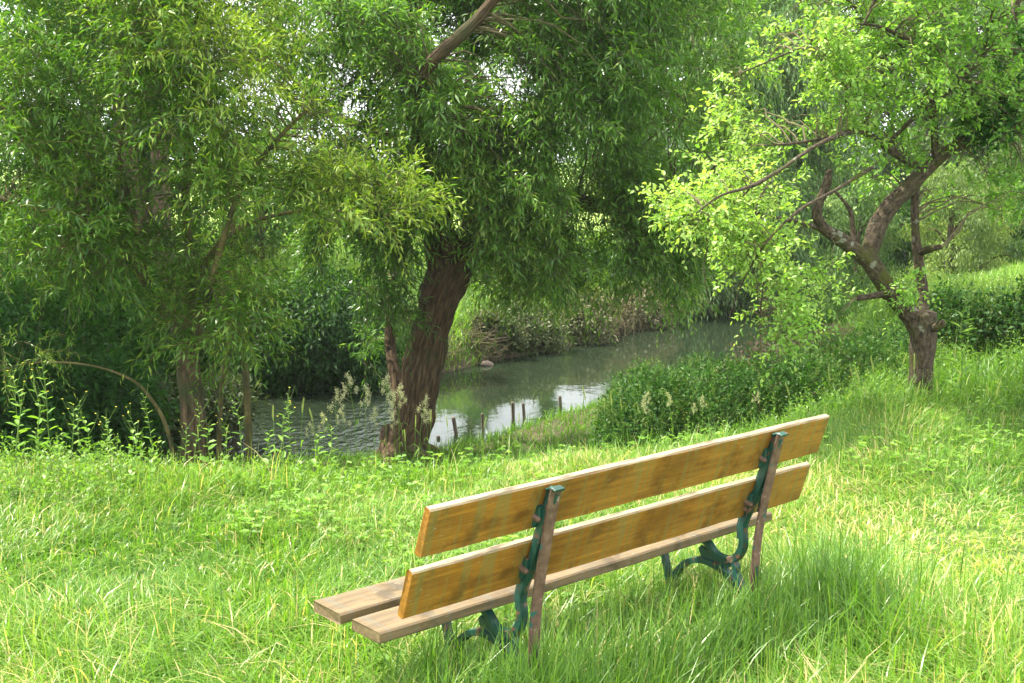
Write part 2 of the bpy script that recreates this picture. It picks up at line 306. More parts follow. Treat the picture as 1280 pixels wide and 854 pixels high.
def water_mat():
    m, t = newmat('river_water'); tc = t.nodes.new('ShaderNodeTexCoord')
    p = t.nodes.new('ShaderNodeBsdfPrincipled'); p.inputs['Base Color'].default_value = (.016, .025, .013, 1)
    p.inputs['Roughness'].default_value = .035; p.inputs['IOR'].default_value = 1.33
    mp = t.nodes.new('ShaderNodeMapping'); mp.inputs['Scale'].default_value = (1, .7, 1)
    n = t.nodes.new('ShaderNodeTexNoise'); n.inputs['Scale'].default_value = 7; n.inputs['Detail'].default_value = 4
    n2 = t.nodes.new('ShaderNodeTexNoise'); n2.inputs['Scale'].default_value = 1.1; n2.inputs['Detail'].default_value = 2
    b = t.nodes.new('ShaderNodeBump'); b.inputs['Distance'].default_value = .010; b.inputs['Strength'].default_value = .3
    mm = N(t, 'ShaderNodeMath', operation='MULTIPLY')
    mr = t.nodes.new('ShaderNodeMapRange'); mr.inputs[1].default_value = .35; mr.inputs[2].default_value = .65; mr.inputs[3].default_value = .25
    t.links.new(tc.outputs['Object'], mp.inputs[0]); t.links.new(mp.outputs[0], n.inputs[0]); t.links.new(mp.outputs[0], n2.inputs[0])
    t.links.new(n2.outputs[0], mr.inputs[0]); t.links.new(n.outputs[0], mm.inputs[0]); t.links.new(mr.outputs[0], mm.inputs[1])
    g = t.nodes.new('ShaderNodeNewGeometry'); sx = t.nodes.new('ShaderNodeSeparateXYZ'); t.links.new(g.outputs['Position'], sx.inputs[0])
    rf = t.nodes.new('ShaderNodeMapRange'); rf.inputs[1].default_value = -.9; rf.inputs[2].default_value = -1.9; rf.inputs[3].default_value = 0; rf.inputs[4].default_value = 50; t.links.new(sx.outputs[0], rf.inputs[0])
    n3 = t.nodes.new('ShaderNodeTexNoise'); n3.inputs['Scale'].default_value = 10; n3.inputs['Detail'].default_value = 3; t.links.new(mp.outputs[0], n3.inputs[0])
    ma = N(t, 'ShaderNodeMath', operation='MULTIPLY_ADD'); t.links.new(n3.outputs[0], ma.inputs[0]); t.links.new(rf.outputs[0], ma.inputs[1]); t.links.new(mm.outputs[0], ma.inputs[2])
    t.links.new(ma.outputs[0], b.inputs['Height']); t.links.new(b.outputs[0], p.inputs['Normal'])
    o = t.nodes.new('ShaderNodeOutputMaterial'); t.links.new(p.outputs[0], o.inputs[0]); return m
def plank_mat(name, body, body2, top_c, streak=.5):
    """varnished board: worn bare on its upper edge, streaked down its face; local x runs along the board"""
    m, t = newmat(name); tc = t.nodes.new('ShaderNodeTexCoord')
    def nz(sc, stretch, det=6):
        mp = t.nodes.new('ShaderNodeMapping'); mp.inputs['Scale'].default_value = stretch; n = t.nodes.new('ShaderNodeTexNoise'); n.inputs['Scale'].default_value = sc; n.inputs['Detail'].default_value = det
        n.inputs['Roughness'].default_value = .6
        t.links.new(tc.outputs['Object'], mp.inputs[0]); t.links.new(mp.outputs[0], n.inputs[0]); return n
    grain = nz(1, (3, 70, 70)); st = nz(1, (45, 3, 2.4), 6); blot = nz(3.2, (1, 1.6, 1.6), 5); fine = nz(140, (.25, 1, 1), 3)
    g1 = ramp(t, [(.3, body2), (.55, body), (.75, tuple(min(1, c * 1.5) for c in body))]); t.links.new(grain.outputs[0], g1.inputs[0])
    def over(col, fac, c, lo, hi, amt=1.0):
        mr = t.nodes.new('ShaderNodeMapRange'); mr.inputs[1].default_value = lo; mr.inputs[2].default_value = hi; mr.inputs[4].default_value = amt; t.links.new(fac, mr.inputs[0])
        mx = N(t, 'ShaderNodeMix', data_type='RGBA'); mx.inputs[7].default_value = (*c, 1); t.links.new(mr.outputs[0], mx.inputs[0]); t.links.new(col, mx.inputs[6]); return mx.outputs[2]
    c = over(g1.outputs[0], st.outputs[0], (body[0] * .62, body[1] * 1.2, body[2] * 2 + .015), .47, .62, streak)
    c = over(c, blot.outputs[0], tuple(x * .55 for x in body2), .52, .75, .7)
    c = over(c, blot.outputs[0], tuple(min(1, x * 1.35) for x in body), .46, .30, .5)
    mot = nz(9, (1, 1, 1), 9); c = over(c, mot.outputs[0], tuple(x * .45 for x in body2), .52, .66, .65)
    c = over(c, fine.outputs[0], (.42, .36, .26), .66, .74, .7)
    # worn upper edge
    sx = t.nodes.new('ShaderNodeSeparateXYZ'); t.links.new(tc.outputs['Normal'], sx.inputs[0])
    ad = N(t, 'ShaderNodeMath', operation='MULTIPLY_ADD'); ad.inputs[1].default_value = .35; t.links.new(grain.outputs[0], ad.inputs[0]); t.links.new(sx.outputs[2], ad.inputs[2])
    tr_ = ramp(t, [(.36, tuple(x * .35 for x in top_c)), (.5, top_c), (.8, tuple(min(1, x * 1.3) for x in top_c))]); 
    gm = nz(1, (9, 90, 90), 9); t.links.new(gm.outputs[0], tr_.inputs[0])
    mr = t.nodes.new('ShaderNodeMapRange'); mr.inputs[1].default_value = .75; mr.inputs[2].default_value = .98; t.links.new(ad.outputs[0], mr.inputs[0])
    mx = N(t, 'ShaderNodeMix', data_type='RGBA'); t.links.new(mr.outputs[0], mx.inputs[0]); t.links.new(c, mx.inputs[6]); t.links.new(tr_.outputs[0], mx.inputs[7])
    p = t.nodes.new('ShaderNodeBsdfPrincipled'); p.inputs['Roughness'].default_value = .5; p.inputs['Specular IOR Level'].default_value = .35
    b = t.nodes.new('ShaderNodeBump'); b.inputs['Strength'].default_value = .5; b.inputs['Distance'].default_value = .004
    t.links.new(gm.outputs[0], b.inputs['Height']); t.links.new(b.outputs[0], p.inputs['Normal']); t.links.new(mx.outputs[2], p.inputs['Base Color'])
    o = t.nodes.new('ShaderNodeOutputMaterial'); t.links.new(p.outputs[0], o.inputs[0]); return m
M['plank'] = plank_mat('varnished_plank', (.30, .135, .016), (.17, .068, .010), (.34, .27, .17), .8)
M['seat_plank'] = plank_mat('worn_seat_plank', (.17, .12, .062), (.10, .070, .04), (.215, .175, .12), .3)
M['green_iron'] = noisemat('green_painted_iron', [(.35, (.007, .038, .027)), (.6, (.013, .075, .055)), (.8, (.035, .13, .105))], 16, 6, .38, .25, spec=.5, dist=.004, extra=[(38, .60, .63, (.13, .06, .04)), (12, .64, .67, (.20, .11, .085))])
M['rusty_iron'] = noisemat('rusty_iron', [(.35, (.085, .048, .032)), (.6, (.165, .098, .068)), (.8, (.27, .17, .125))], 30, 7, .65, .4, spec=.4, dist=.003, extra=[(18, .62, .65, (.014, .10, .08)), (60, .66, .72, (.38, .33, .28))])

# ------------------------------------------------------------------ ground, water
def axis(lo, a, b, hi, step, k=1.18):
    mid = list(np.arange(a, b, step)); out = []; x, s = b, step
    while x < hi: out.append(x); s *= k; x += s
    out.append(hi); pre = []; x, s = a, step
    while x > lo:
        s *= k; x -= s; pre.append(max(x, lo))
    return np.array(pre[::-1] + mid + out)
gx = axis(-160, -12, 14, 160, .14); gy = axis(-20, 2, 33, 300, .14)
X, Y = np.meshgrid(gx, gy, indexing='ij'); Z = tz(X, Y)
Z = Z + np.where(Y > 120, (Y - 120) * .005, 0)
i, j = np.meshgrid(range(len(gx) - 1), range(len(gy) - 1), indexing='ij'); W_ = len(gy)
Fq = np.stack([i * W_ + j, (i + 1) * W_ + j, (i + 1) * W_ + j + 1, i * W_ + j + 1], -1).reshape(-1, 4)
tag(mesh_np('ground', np.stack([X, Y, Z], -1).reshape(-1, 3), Fq, ground_mat(), smooth=True), 'grassy ground of the lawn, river banks and field beyond', kind='structure')
wl = [(x, y - .8) for x, y in NEARL]; wf = [(x, y + .8) for x, y in FARL]
wx = np.linspace(-40, 56, 97); wn = np.interp(wx, NEARL[:, 0], NEARL[:, 1]) - 1.2; wfy = np.interp(wx, FARL[:, 0], FARL[:, 1]) + 1.2
V = np.concatenate([np.stack([wx, wn, 0 * wx + WATERZ], -1), np.stack([wx, wfy, 0 * wx + WATERZ], -1)]); k = np.arange(96)
tag(mesh_np('water', V, np.stack([k, k + 1, k + 98, k + 97], -1), water_mat()), 'grey green river reflecting the sky in white patches', kind='structure')

# ------------------------------------------------------------------ haze: the damp summer air over the meadow
def haze_box():
    lo, hi = np.array([-165, -25, -3.5]), np.array([165, 305, 16.5])
    V = [(x, y, z) for x in (lo[0], hi[0]) for y in (lo[1], hi[1]) for z in (lo[2], hi[2])]
    Q = [(0, 1, 3, 2), (4, 6, 7, 5), (0, 4, 5, 1), (2, 3, 7, 6), (0, 2, 6, 4), (1, 5, 7, 3)]
    m, t = newmat('haze'); v = t.nodes.new('ShaderNodeVolumePrincipled'); v.inputs['Color'].default_value = (.85, .93, .95, 1); v.inputs['Density'].default_value = HAZE
    v.inputs['Anisotropy'].default_value = .2; o = t.nodes.new('ShaderNodeOutputMaterial'); t.links.new(v.outputs[0], o.inputs['Volume'])
    tag(mesh_np('haze', V, Q, m), 'thin pale summer haze softening the far trees', kind='stuff')
HAZE = .0006
haze_box()
# ------------------------------------------------------------------ bench
BX, BY, PSI, TH, L = -.2997, 3.151, .7134, .3302, 1.8
bench = empty('park_bench', (BX, BY, 0), PSI)
tag(bench, 'wooden bench with orange brown planks on green cast iron frames, seen from behind', 'bench')
def board(name, x0, x1, O, ax_w, wdt, ax_t, thk, mat, seed):
    """a plank from x0 to x1; O the (u,z) of its corner, ax_w / ax_t unit (u,z) directions of width and thickness"""
    bm = bmesh.new(); r = random.Random(seed); nx, nw = 28, 5
    # local frame of the board object: x along, y thickness, z width
    for sx in range(nx + 1): pass
    rings = []
    for a in range(nx + 1):
        x = x0 + (x1 - x0) * a / nx; ring = []
        prof = []
        ch = .005
        for (w_, t_) in ((ch, 0), (wdt - ch, 0), (wdt, ch), (wdt, thk - ch), (wdt - ch, thk), (ch, thk), (0, thk - ch), (0, ch)): prof.append((w_, t_))
        for q, (w_, t_) in enumerate(prof):
            e = .0006 * math.sin(a * .9 + q + seed) + r.uniform(-.0006, .0006)
            ring.append(bm.verts.new((x + (r.uniform(-.002, .002) if a in (0, nx) else 0), t_ + e * .5 + .0012 * math.sin(x * 2 + seed), w_ + e)))
        rings.append(ring)
    for a in range(nx):
        for q in range(8): bm.faces.new((rings[a][q], rings[a][(q + 1) % 8], rings[a + 1][(q + 1) % 8], rings[a + 1][q]))
    bm.faces.new(rings[0]); bm.faces.new(rings[-1][::-1])
    bmesh.ops.recalc_face_normals(bm, faces=bm.faces)
    me = bpy.data.meshes.new(name); bm.to_mesh(me); bm.free(); me.materials.append(mat)
    for p in me.polygons: p.use_smooth = False
    o = bpy.data.objects.new(name, me); COL.objects.link(o); o.parent = bench
    X_ = Vector((1, 0, 0)); Z_ = Vector((0, ax_w[0], ax_w[1])); Y_ = Vector((0, ax_t[0], ax_t[1]))
    mt = Matrix((X_, Y_, Z_)).transposed().to_4x4(); mt.translation = Vector((0, O[0], O[1])); o.matrix_local = mt
    return o
st_, ct_ = math.sin(TH), math.cos(TH); wv = (-st_, ct_); tv = (ct_, st_); ZB = .4707; TK = .026
board('back_board', 0, L, (0, ZB), wv, .1565, tv, TK, M['plank'], 1)
t2 = .1565 + .0424
board('back_board', .014, L + .014, (-t2 * st_, ZB + t2 * ct_), wv, .1556, tv, TK, M['plank'], 2)
board('seat_board', 0, L, (.1125, .3993 - .034), (1, 0), .1436, (0, 1), .034, M['seat_plank'], 3)
board('seat_board', -.004, L - .01, (.3104, .3993 - .034), (1, 0), .149, (0, 1), .034, M['seat_plank'], 4)
def iron(frame_o, name, path, wid, thk, mat, s, per=6):
    """cast bar: (u,z) path swept in the frame's plane; wid across the frame (along the bench), thk in plane (may be a list)"""
    C = catmull([(p[0], p[1], 0) for p in path], per)[:, :2]; n = len(C)
    T = nrm(np.gradient(C, axis=0)); Nn = np.stack([-T[:, 1], T[:, 0]], -1)
    th = np.interp(np.linspace(0, 1, n), np.linspace(0, 1, len(thk)), thk) if isinstance(thk, (list, tuple)) else np.full(n, thk)
    bm = bmesh.new(); rings = []; c = min(.0025, wid * .2)
    for k_ in range(n):
        h = th[k_] / 2; w2 = wid / 2; ring = []
        for (a_, b_) in ((-w2 + c, -h), (w2 - c, -h), (w2, -h + c), (w2, h - c), (w2 - c, h), (-w2 + c, h), (-w2, h - c), (-w2, -h + c)):
            q = C[k_] + Nn[k_] * b_; ring.append(bm.verts.new((s + a_, q[0], q[1])))
        rings.append(ring)
    for k_ in range(n - 1):
        for q in range(8): bm.faces.new((rings[k_][q], rings[k_][(q + 1) % 8], rings[k_ + 1][(q + 1) % 8], rings[k_ + 1][q]))
    bm.faces.new(rings[0]); bm.faces.new(rings[-1][::-1]); bmesh.ops.recalc_face_normals(bm, faces=bm.faces)
    return bm
def join_bms(name, bms, mat, parent):
    me = bpy.data.meshes.new(name); out = bmesh.new()
    for b in bms:
        tmp = bpy.data.meshes.new('tmp'); b.to_mesh(tmp); b.free(); out.from_mesh(tmp); bpy.data.meshes.remove(tmp)
    out.to_mesh(me); out.free(); me.materials.append(mat); o = bpy.data.objects.new(name, me); COL.objects.link(o); o.parent = parent; return o
POST = [(-.142, .795), (-.118, .70), (-.096, .60), (-.074, .50), (-.058, .40), (-.05, .29), (-.047, .17), (-.056, .06), (-.066, -.06)]
GREEN = [(-.134, .78), (-.108, .72), (-.078, .64), (-.048, .565), (-.018, .50), (.004, .45), (.008, .42), (.004, .385), (.008, .350), (.032, .312), (.075, .292), (.125, .298), (.17, .335), (.22, .350), (.34, .352), (.46, .348)]
LOW = [(.05, .30), (.034, .278), (.028, .25), (.006, .215), (-.026, .18), (-.045, .15)]
ARCH = [(-.052, .12), (-.02, .175), (.04, .225), (.11, .255), (.19, .262), (.26, .235), (.312, .18), (.338, .12), (.345, .04), (.350, -.06)]
FLEG = [(.40, .345), (.385, .27), (.362, .19), (.345, .12), (.345, .05)]
def iron_frame(s):
    fr = join_bms('iron_frame', [
        iron(None, '', GREEN, .030, [.020, .027, .025, .024, .027, .025, .022, .018], M['green_iron'], s),
        iron(None, '', [(p[0] + .006, p[1]) for p in GREEN[:8]], .012, .040, M['green_iron'], s),
        iron(None, '', LOW, .028, .020, M['green_iron'], s),
        iron(None, '', ARCH, .030, [.028, .026, .022, .022, .024], M['green_iron'], s),
        iron(None, '', [(.06, .285), (.11, .272), (.17, .285), (.2, .31)], .012, [.03, .05, .05, .02], M['green_iron'], s),
        iron(None, '', FLEG, .028, .022, M['green_iron'], s),
        iron(None, '', [(p[0] + .012, p[1]) for p in POST[:4]], .011, .022, M['green_iron'], s),
        iron(None, '', [(-.05, .30), (-.044, .17), (-.050, .0), (-.056, -.06)], .010, [.02, .035, .03, .02], M['green_iron'], s)], M['green_iron'], bench)
    join_bms('rear_flange', [iron(None, '', POST, .042, .010, M['rusty_iron'], s)], M['rusty_iron'], fr)
    # little forged cap on top of the post
    join_bms('post_cap', [iron(None, '', [(-.158, .792), (-.142, .797), (-.118, .790)], .040, .008, M['green_iron'], s, 3)], M['green_iron'], fr)
    for (u, z) in ((-.102, .700), (-.050, .530)):
        g = Geo(); d = np.array([0, -ct_, -st_]); c0 = np.array([s - .028, u + .012, z])
        tube(g, [c0 - d * .02, c0, c0 + d * .010, c0 + d * .0135, c0 + d * .014], [.0095, .0095, .009, .005, .0005], seg=10, per=2)
        o = g.build('bolt', M['rusty_iron'], fr, True)
    # cast ears that carry the bolts
    ears = []
    for (u, z) in ((-.085, .705), (-.030, .535)):
        ears.append(iron(None, '', [(u - .012, z + .032), (u, z), (u + .014, z - .034)], .02, [.012, .030, .012], M['green_iron'], s - .018, 4))
    for b_ in ears: join_bms('bolt_lug', [b_], M['green_iron'], fr)
    return fr
iron_frame(.44); iron_frame(1.49)

# ------------------------------------------------------------------ trees
def skel_nodes(lst):
    P = np.vstack([c for c, r in lst]); R = np.concatenate([r for c, r in lst]); return P, R
def pix(*pp):
    return [at(*p) for p in pp]
def crown(parent, mats, clusters, skel, spr, name='crown', branch=.35, r0=.008, mdir=None, **kw):
    """clusters: (px,py,Y, rx,ry pixels, rdepth m, n shoots). each becomes an ellipsoid of leafy shoots"""
    g = Geo(); P, R = skel_nodes(skel)
    for c in clusters:
        px, py, Yd, rx, ry, rd, n = c[:7]; va = c[7] if len(c) > 7 else .5
        cen = at(px, py, Yd); r = (rx / F * Yd, rd, ry / F * Yd); s = spr.get('per', 5)
        m = max(1, n // s); pts = ell(m, cen, r, .1, spr.get('thr', -.45), spr.get('ns', .5))
        S = np.repeat(pts, s, 0) + RNG.normal(0, .03, (len(pts) * s, 3))
        hint = nrm(pts - (cen - np.array([0, 0, .3 * r[2]]))); D = np.repeat(hint, s, 0) * .5 + RNG.normal(0, .6, S.shape) + np.array(spr.get('bias', (0, 0, .1)))
        cv = np.repeat(va + .16 * noise3(pts, .8) + RNG.normal(0, .08, len(pts)), s)
        shoots(g, S, D, RNG.uniform(*spr['L'], len(S)), spr['nl'], spr['ll'], spr['lw'], va=cv, **kw)
        branchlets(g, pts, P, R, 1, branch, r0)
    return g.build(name, mats, parent)

# --- big leaning willow -------------------------------------------------
b0 = at(492, 600, 12.0); b0[2] = float(tz(b0[0], b0[1])) - .15
wt = empty('willow_tree', (b0[0], b0[1], b0[2] + .15)); tag(wt, 'large willow with thick dark leaning trunk on the near bank, drooping over the river', 'tree')
g = Geo(); sk = []
sk.append(tube(g, [b0] + pix((516, 530, 12), (527, 470, 12), (540, 410, 12), (558, 350, 12), (592, 296, 12.1), (622, 262, 12.2)), [.26, .205, .195, .205, .205, .20, .16], 40, 14, .06, 22))
sk.append(tube(g, pix((560, 340, 12), (548, 290, 11.9), (545, 240, 11.8), (528, 180, 11.3), (514, 115, 10.5), (548, 70, 10.2), (600, 20, 10.1), (660, -60, 10.1)), [.18, .17, .15, .10, .062, .055, .05, .035], 24, 10, .06, 12))
sk.append(tube(g, pix((520, 120, 11.6), (480, 60, 11.4), (420, 10, 11.2), (350, -60, 11)), [.08, .07, .055, .03], 14, 8, .06))
sk.append(tube(g, pix((600, 288, 12.1), (650, 262, 12.2), (720, 254, 12.3), (790, 262, 12.4), (870, 250, 12.5), (950, 215, 12.7)), [.15, .11, .085, .07, .05, .03], 18, 10, .07))
sk.append(tube(g, pix((622, 262, 12.2), (640, 210, 12.3), (670, 140, 12.5), (720, 60, 12.7), (780, -40, 13)), [.14, .11, .08, .06, .03], 18, 8, .06))
sk.append(tube(g, pix((600, 290, 12.1), (560, 230, 12.6), (500, 180, 13), (430, 150, 13.3), (350, 120, 13.6)), [.12, .09, .07, .05, .03], 14, 8, .06))
sk.append(tube(g, pix((512, 640, 12.1), (499, 500, 12.3), (488, 430, 12.6), (490, 360, 12.8), (500, 290, 13)), [.075, .07, .06, .05, .04], 12, 8, .06))
for a_, L_ in ((4.7, .35), (5.6, .3), (0.4, .3)):
    c_ = b0 + np.array([0, 0, .32]); q_ = [c_ + np.array([math.cos(a_), math.sin(a_), 0]) * d_ for d_ in (.0, .24, .26 + L_ * .5, .3 + L_)]
    for k_, dz in enumerate((.10, -.08, 0, -.06)): q_[k_][2] = (c_[2] + dz) if k_ < 2 else float(tz(q_[k_][0], q_[k_][1])) + .02 + dz
    tube(g, q_, [.12, .11, .07, .03], 10, 6, .1)
g.build('trunk', M['willow_bark'], wt, True)
C = [(470, 60, 11.2, 130, 90, 1.2, 1050, .55), (600, 110, 11.2, 110, 110, 1.3, 1050, .6), (730, 120, 11.5, 130, 120, 1.4, 1250, .62), (840, 100, 12, 100, 110, 1.4, 620, .66),
     (640, 205, 11.3, 95, 65, 1.0, 900, .58), (760, 245, 11.6, 110, 75, 1.1, 780, .62), (500, 240, 11.5, 70, 70, .9, 600, .45), (700, 322, 11.9, 110, 36, .9, 480), (820, 310, 12.3, 70, 50, .9, 420),
     (420, 190, 12, 80, 110, 1.1, 420, .55), (620, -40, 11.5, 230, 90, 2.2, 2200), (860, -60, 12, 160, 90, 2, 900), (400, -60, 11.5, 150, 90, 1.8, 700),
     (470, 320, 11.4, 30, 60, .4, 120), (620, 300, 11.3, 35, 25, .5, 110), (500, 385, 11.35, 28, 32, .25, 60), (660, 375, 12.2, 40, 35, .5, 120), (740, 362, 12.4, 50, 26, .5, 90), (640, 345, 12.6, 60, 30, .6, 160), (445, 300, 12.3, 60, 80, .7, 420), (820, 352, 12.8, 45, 30, .5, 90), (455, 430, 12.9, 20, 40, .3, 30), (900, 210, 12.5, 60, 90, 1.2, 330), (560, 30, 12.4, 120, 70, 1.2, 800)]
crown(wt, [M['willow'], M['twig']], C, sk, dict(per=6, L=(.16, .42), nl=10, ll=.115, lw=.023, thr=-.15, ns=.33), branch=.3, droop=.36, spread=1.0, sag=.38, vs=.36)  # last cluster value is leaf tone, lightened on front clusters to look lit

# --- pollarded young willow at the left ---------------------------------
b0 = at(242, 600, 9.2); b0[2] = float(tz(b0[0], b0[1])) - .1
pw = empty('pollard_willow', (b0[0], b0[1], b0[2] + .1)); tag(pw, 'young willow with short rough trunk and yellowish stems fanning out, at the left lawn edge', 'tree')
g = Geo(); sk = []
sk.append(tube(g, [b0] + pix((243, 560, 9.2), (240, 500, 9.2), (236, 450, 9.2), (236, 418, 9.2)), [.12, .10, .09, .098, .07], 26, 12, .10, 14))
g.build('trunk', M['dark_bark'], pw, True)
g = Geo(); sk2 = []
for pp, rr in (([(237, 440, 9.2), (224, 418, 9.15), (206, 392, 9.1), (180, 350, 9.0), (130, 290, 8.9), (80, 240, 8.8), (30, 175, 8.7), (-30, 90, 8.6)], [.03, .042, .040, .036, .031, .027, .022, .014]),
               ([(238, 430, 9.2), (244, 370, 9.3), (262, 320, 9.4), (300, 285, 9.5), (350, 268, 9.6), (430, 255, 9.7)], [.05, .035, .026, .02, .014, .008]),
               ([(236, 425, 9.2), (240, 350, 9.3), (232, 250, 9.4), (240, 120, 9.5), (250, -20, 9.6)], [.05, .04, .034, .026, .014]),
               ([(132, 292, 8.9), (90, 270, 8.8), (40, 262, 8.7), (-20, 240, 8.6)], [.025, .018, .014, .008]),
               ([(242, 440, 9.2), (262, 360, 9.0), (300, 240, 8.9), (360, 160, 8.8), (420, 110, 8.7)], [.03, .024, .02, .014, .007]),
               ([(180, 350, 9.0), (170, 280, 9), (150, 200, 9), (160, 90, 9), (150, -20, 9)], [.03, .024, .02, .014, .008])):
    sk2.append(tube(g, pix(*pp), rr, 10, 8, .06))
g.build('limb', M['yellow_twig'], pw, True)
C = [(340, 150, 8.8, 80, 90, .9, 110, .6), (430, 250, 8.9, 95, 45, .8, 150, .7), (300, 250, 8.8, 90, 60, .8, 190, .5), (200, 170, 8.8, 100, 90, .9, 300, .42), (80, 120, 8.7, 110, 100, .9, 560, .45),
     (80, 300, 8.6, 110, 60, .8, 500, .38), (20, 220, 9.2, 90, 90, .8, 380, .3), (180, 300, 9.6, 120, 70, .8, 260, .3), (180, 80, 9.8, 130, 90, .9, 420, .3), (290, 380, 8.9, 90, 60, .7, 260, .45), (220, 40, 9, 150, 70, 1.2, 260, .55), (60, -60, 8.8, 180, 80, 1.4, 800), (270, -80, 9.2, 160, 60, 1.3, 500), (330, 350, 9, 60, 50, .6, 150, .5), (470, 260, 8.8, 60, 45, .4, 90, .75), (150, 250, 8.6, 70, 60, .6, 160, .6), (285, 90, 8.4, 40, 70, .3, 110, .8)]
crown(pw, [M['young_willow'], M['yellow_twig']], C, sk2, dict(per=4, L=(.22, .5), nl=12, ll=.095, lw=.019, thr=-.12, ns=.30, bias=(0, 0, .35)), branch=.4, r0=.006, droop=.28, spread=1.0, sag=.2, vs=.35)  # cluster leaf tone carries light: pale lit sprays, darker masses for shadow

# --- slender saplings and an arching stem ------------------------------
def sapling(name, path, rr, label, cl, cat='sapling'):
    p0 = at(*path[0]); p0[2] = float(tz(p0[0], p0[1])) - .05
    e = empty(name, (p0[0], p0[1], p0[2] + .05)); tag(e, label, cat)
    g = Geo(); pts = [p0] + pix(*path[1:]); s = [tube(g, pts, rr, 8, 8, .05)]
    g.build('stem', M['yellow_twig'], e, True)
    crown(e, [M['young_willow'], M['yellow_twig']], cl, s, dict(per=4, L=(.15, .35), nl=11, ll=.062, lw=.012, thr=-.6, ns=.4), branch=.6, r0=.005, droop=.4)
    return e
sapling('willow_sapling', [(312, 560, 9.6), (308, 480, 9.6), (303, 430, 9.6), (296, 360, 9.7), (290, 290, 9.8), (300, 210, 9.9)], [.032, .03, .026, .02, .014, .006], 'slender sapling stem just right of the pollarded trunk', [(300, 300, 9.7, 45, 70, .4, 130, .5)])
sapling('willow_sapling', [(268, 560, 9.9), (276, 500, 9.9), (285, 430, 9.9), (292, 330, 10), (296, 200, 10.1)], [.022, .02, .016, .012, .005], 'thin brown sapling stem leaning between pollarded trunk and slender sapling', [(300, 230, 10, 40, 60, .4, 90, .5)])
sapling('arching_shoot', [(228, 600, 9.0), (212, 548, 8.9), (186, 495, 8.8), (155, 470, 8.7), (100, 455, 8.6), (30, 455, 8.5), (-30, 475, 8.4)], [.015, .014, .012, .010, .009, .007, .004], 'long yellowish shoot arching left from the foot of the pollarded willow', [(30, 440, 8.5, 60, 25, .3, 50, .5)], 'shoot')

# --- generic tree / shrub builders --------------------------------------
def leafy(g, c, r, n, ll, lw, thr=-.3, ns=.6, va=.5, vs=.2, up=.4, shell=.45, two=False, m=0, hang=0.0, cl=0):
    """loose leaves through an ellipsoid, denser towards the outside, in sprays"""
    pts = ell(max(1, n // 6), c, r, shell, thr, ns); k = 6
    out = nrm((pts - np.array(c)) / np.array(r)); P = np.repeat(pts, k, 0) + RNG.normal(0, ll * .9, (len(pts) * k, 3))
    sd_ = nrm(out + RNG.normal(0, .6, out.shape) + np.array([0, 0, -hang])); D = np.repeat(sd_, k, 0) + RNG.normal(0, .45, P.shape) + np.array([0, 0, -hang * .6])
    nv = nrm(np.repeat(out, k, 0) * .5 + np.array([0, 0, up]) + RNG.normal(0, .4, P.shape))
    v = np.repeat(va + .15 * noise3(pts, ns * 1.7) + RNG.normal(0, .1, len(pts)), k) + RNG.normal(0, vs * .5, len(P))
    sc = RNG.uniform(.65, 1.25, len(P)); leaves(g, P, D, nv, ll * sc, lw * sc, v, m, two=two)
def tree(name, x, y, h, r, label, leaf, n, ll, lw, nb=14, trunk=.2, cat='tree', group=None, lo=.25, hang=.3, bark='dark_bark', lean=(0, 0), va=.5, flat=.6, ivy=False):
    z0 = float(tz(x, y)); e = empty(name, (x, y, z0)); tag(e, label, cat, group)
    g = Geo(); top = np.array([x + lean[0], y + lean[1], z0 + h * .85]); sk = [tube(g, [(x, y, z0 - .2), (x + lean[0] * .2, y, z0 + h * .3), (x + lean[0] * .6, y + lean[1] * .5, z0 + h * .6), top], [trunk * 1.25, trunk, trunk * .6, trunk * .15], 12, 6, .06)]
    gl = Geo(); cs = []
    for k_ in range(nb):
        a = k_ * 2.4 + RNG.uniform(-.4, .4); f = (k_ + .5) / nb; zz = lo + (1 - lo) * f
        rad = r * (.35 + .75 * math.sin(math.pi * min(1, .18 + .75 * f))) * RNG.uniform(.45, .85); 
        c = np.array([x + lean[0] * zz + math.cos(a) * rad * .8, y + lean[1] * zz + math.sin(a) * rad * .8, z0 + h * zz * .93]); br = r * RNG.uniform(.32, .5)
        cs.append(c); s0 = sk[0][0]; st = s0[np.argmin(np.abs(s0[:, 2] - (c[2] - h * .12)))]
        tube(g, [st, st * .5 + c * .5 + np.array([0, 0, .06 * h]), c], [trunk * .35, trunk * .22, trunk * .06], 6, 4, .05)
        leafy(gl, c, (br, br, br * flat), n // nb, ll, lw, -.35, br * .55, va + RNG.uniform(-.12, .12), hang=hang)
    g.build('trunk', M[bark], e, True); gl.build('crown', leaf, e)
    return e

# background right of the willow: another pale willow over the water, far bank
e = None
b0 = np.array([4.4, 27.5, float(tz(4.4, 27.5))]); wt2 = empty('willow_tree', tuple(b0)); tag(wt2, 'pale silvery willow on the far bank behind the fruit tree, trailing to the water', 'tree')
g = Geo(); sk = [tube(g, [b0 - (0, 0, .3), b0 + (-.2, -.2, 1.5), b0 + (-.4, -.6, 3.4), b0 + (-.2, -.8, 6), b0 + (0, -1, 9)], [.4, .33, .26, .16, .05], 16, 8, .06, 10)]
for dx, dy, dz in ((-3, -2, 4.5), (2.5, -2, 4), (-1.5, -3, 6), (1, 2, 6), (3.5, -1, 6.5), (-3.5, 0, 7)):
    sk.append(tube(g, [b0 + (-.3, -.4, 2.4), b0 + (dx * .5, dy * .5, dz * .75), b0 + (dx, dy, dz)], [.16, .1, .03], 8, 8, .06))
g.build('trunk', M['willow_bark'], wt2, True)
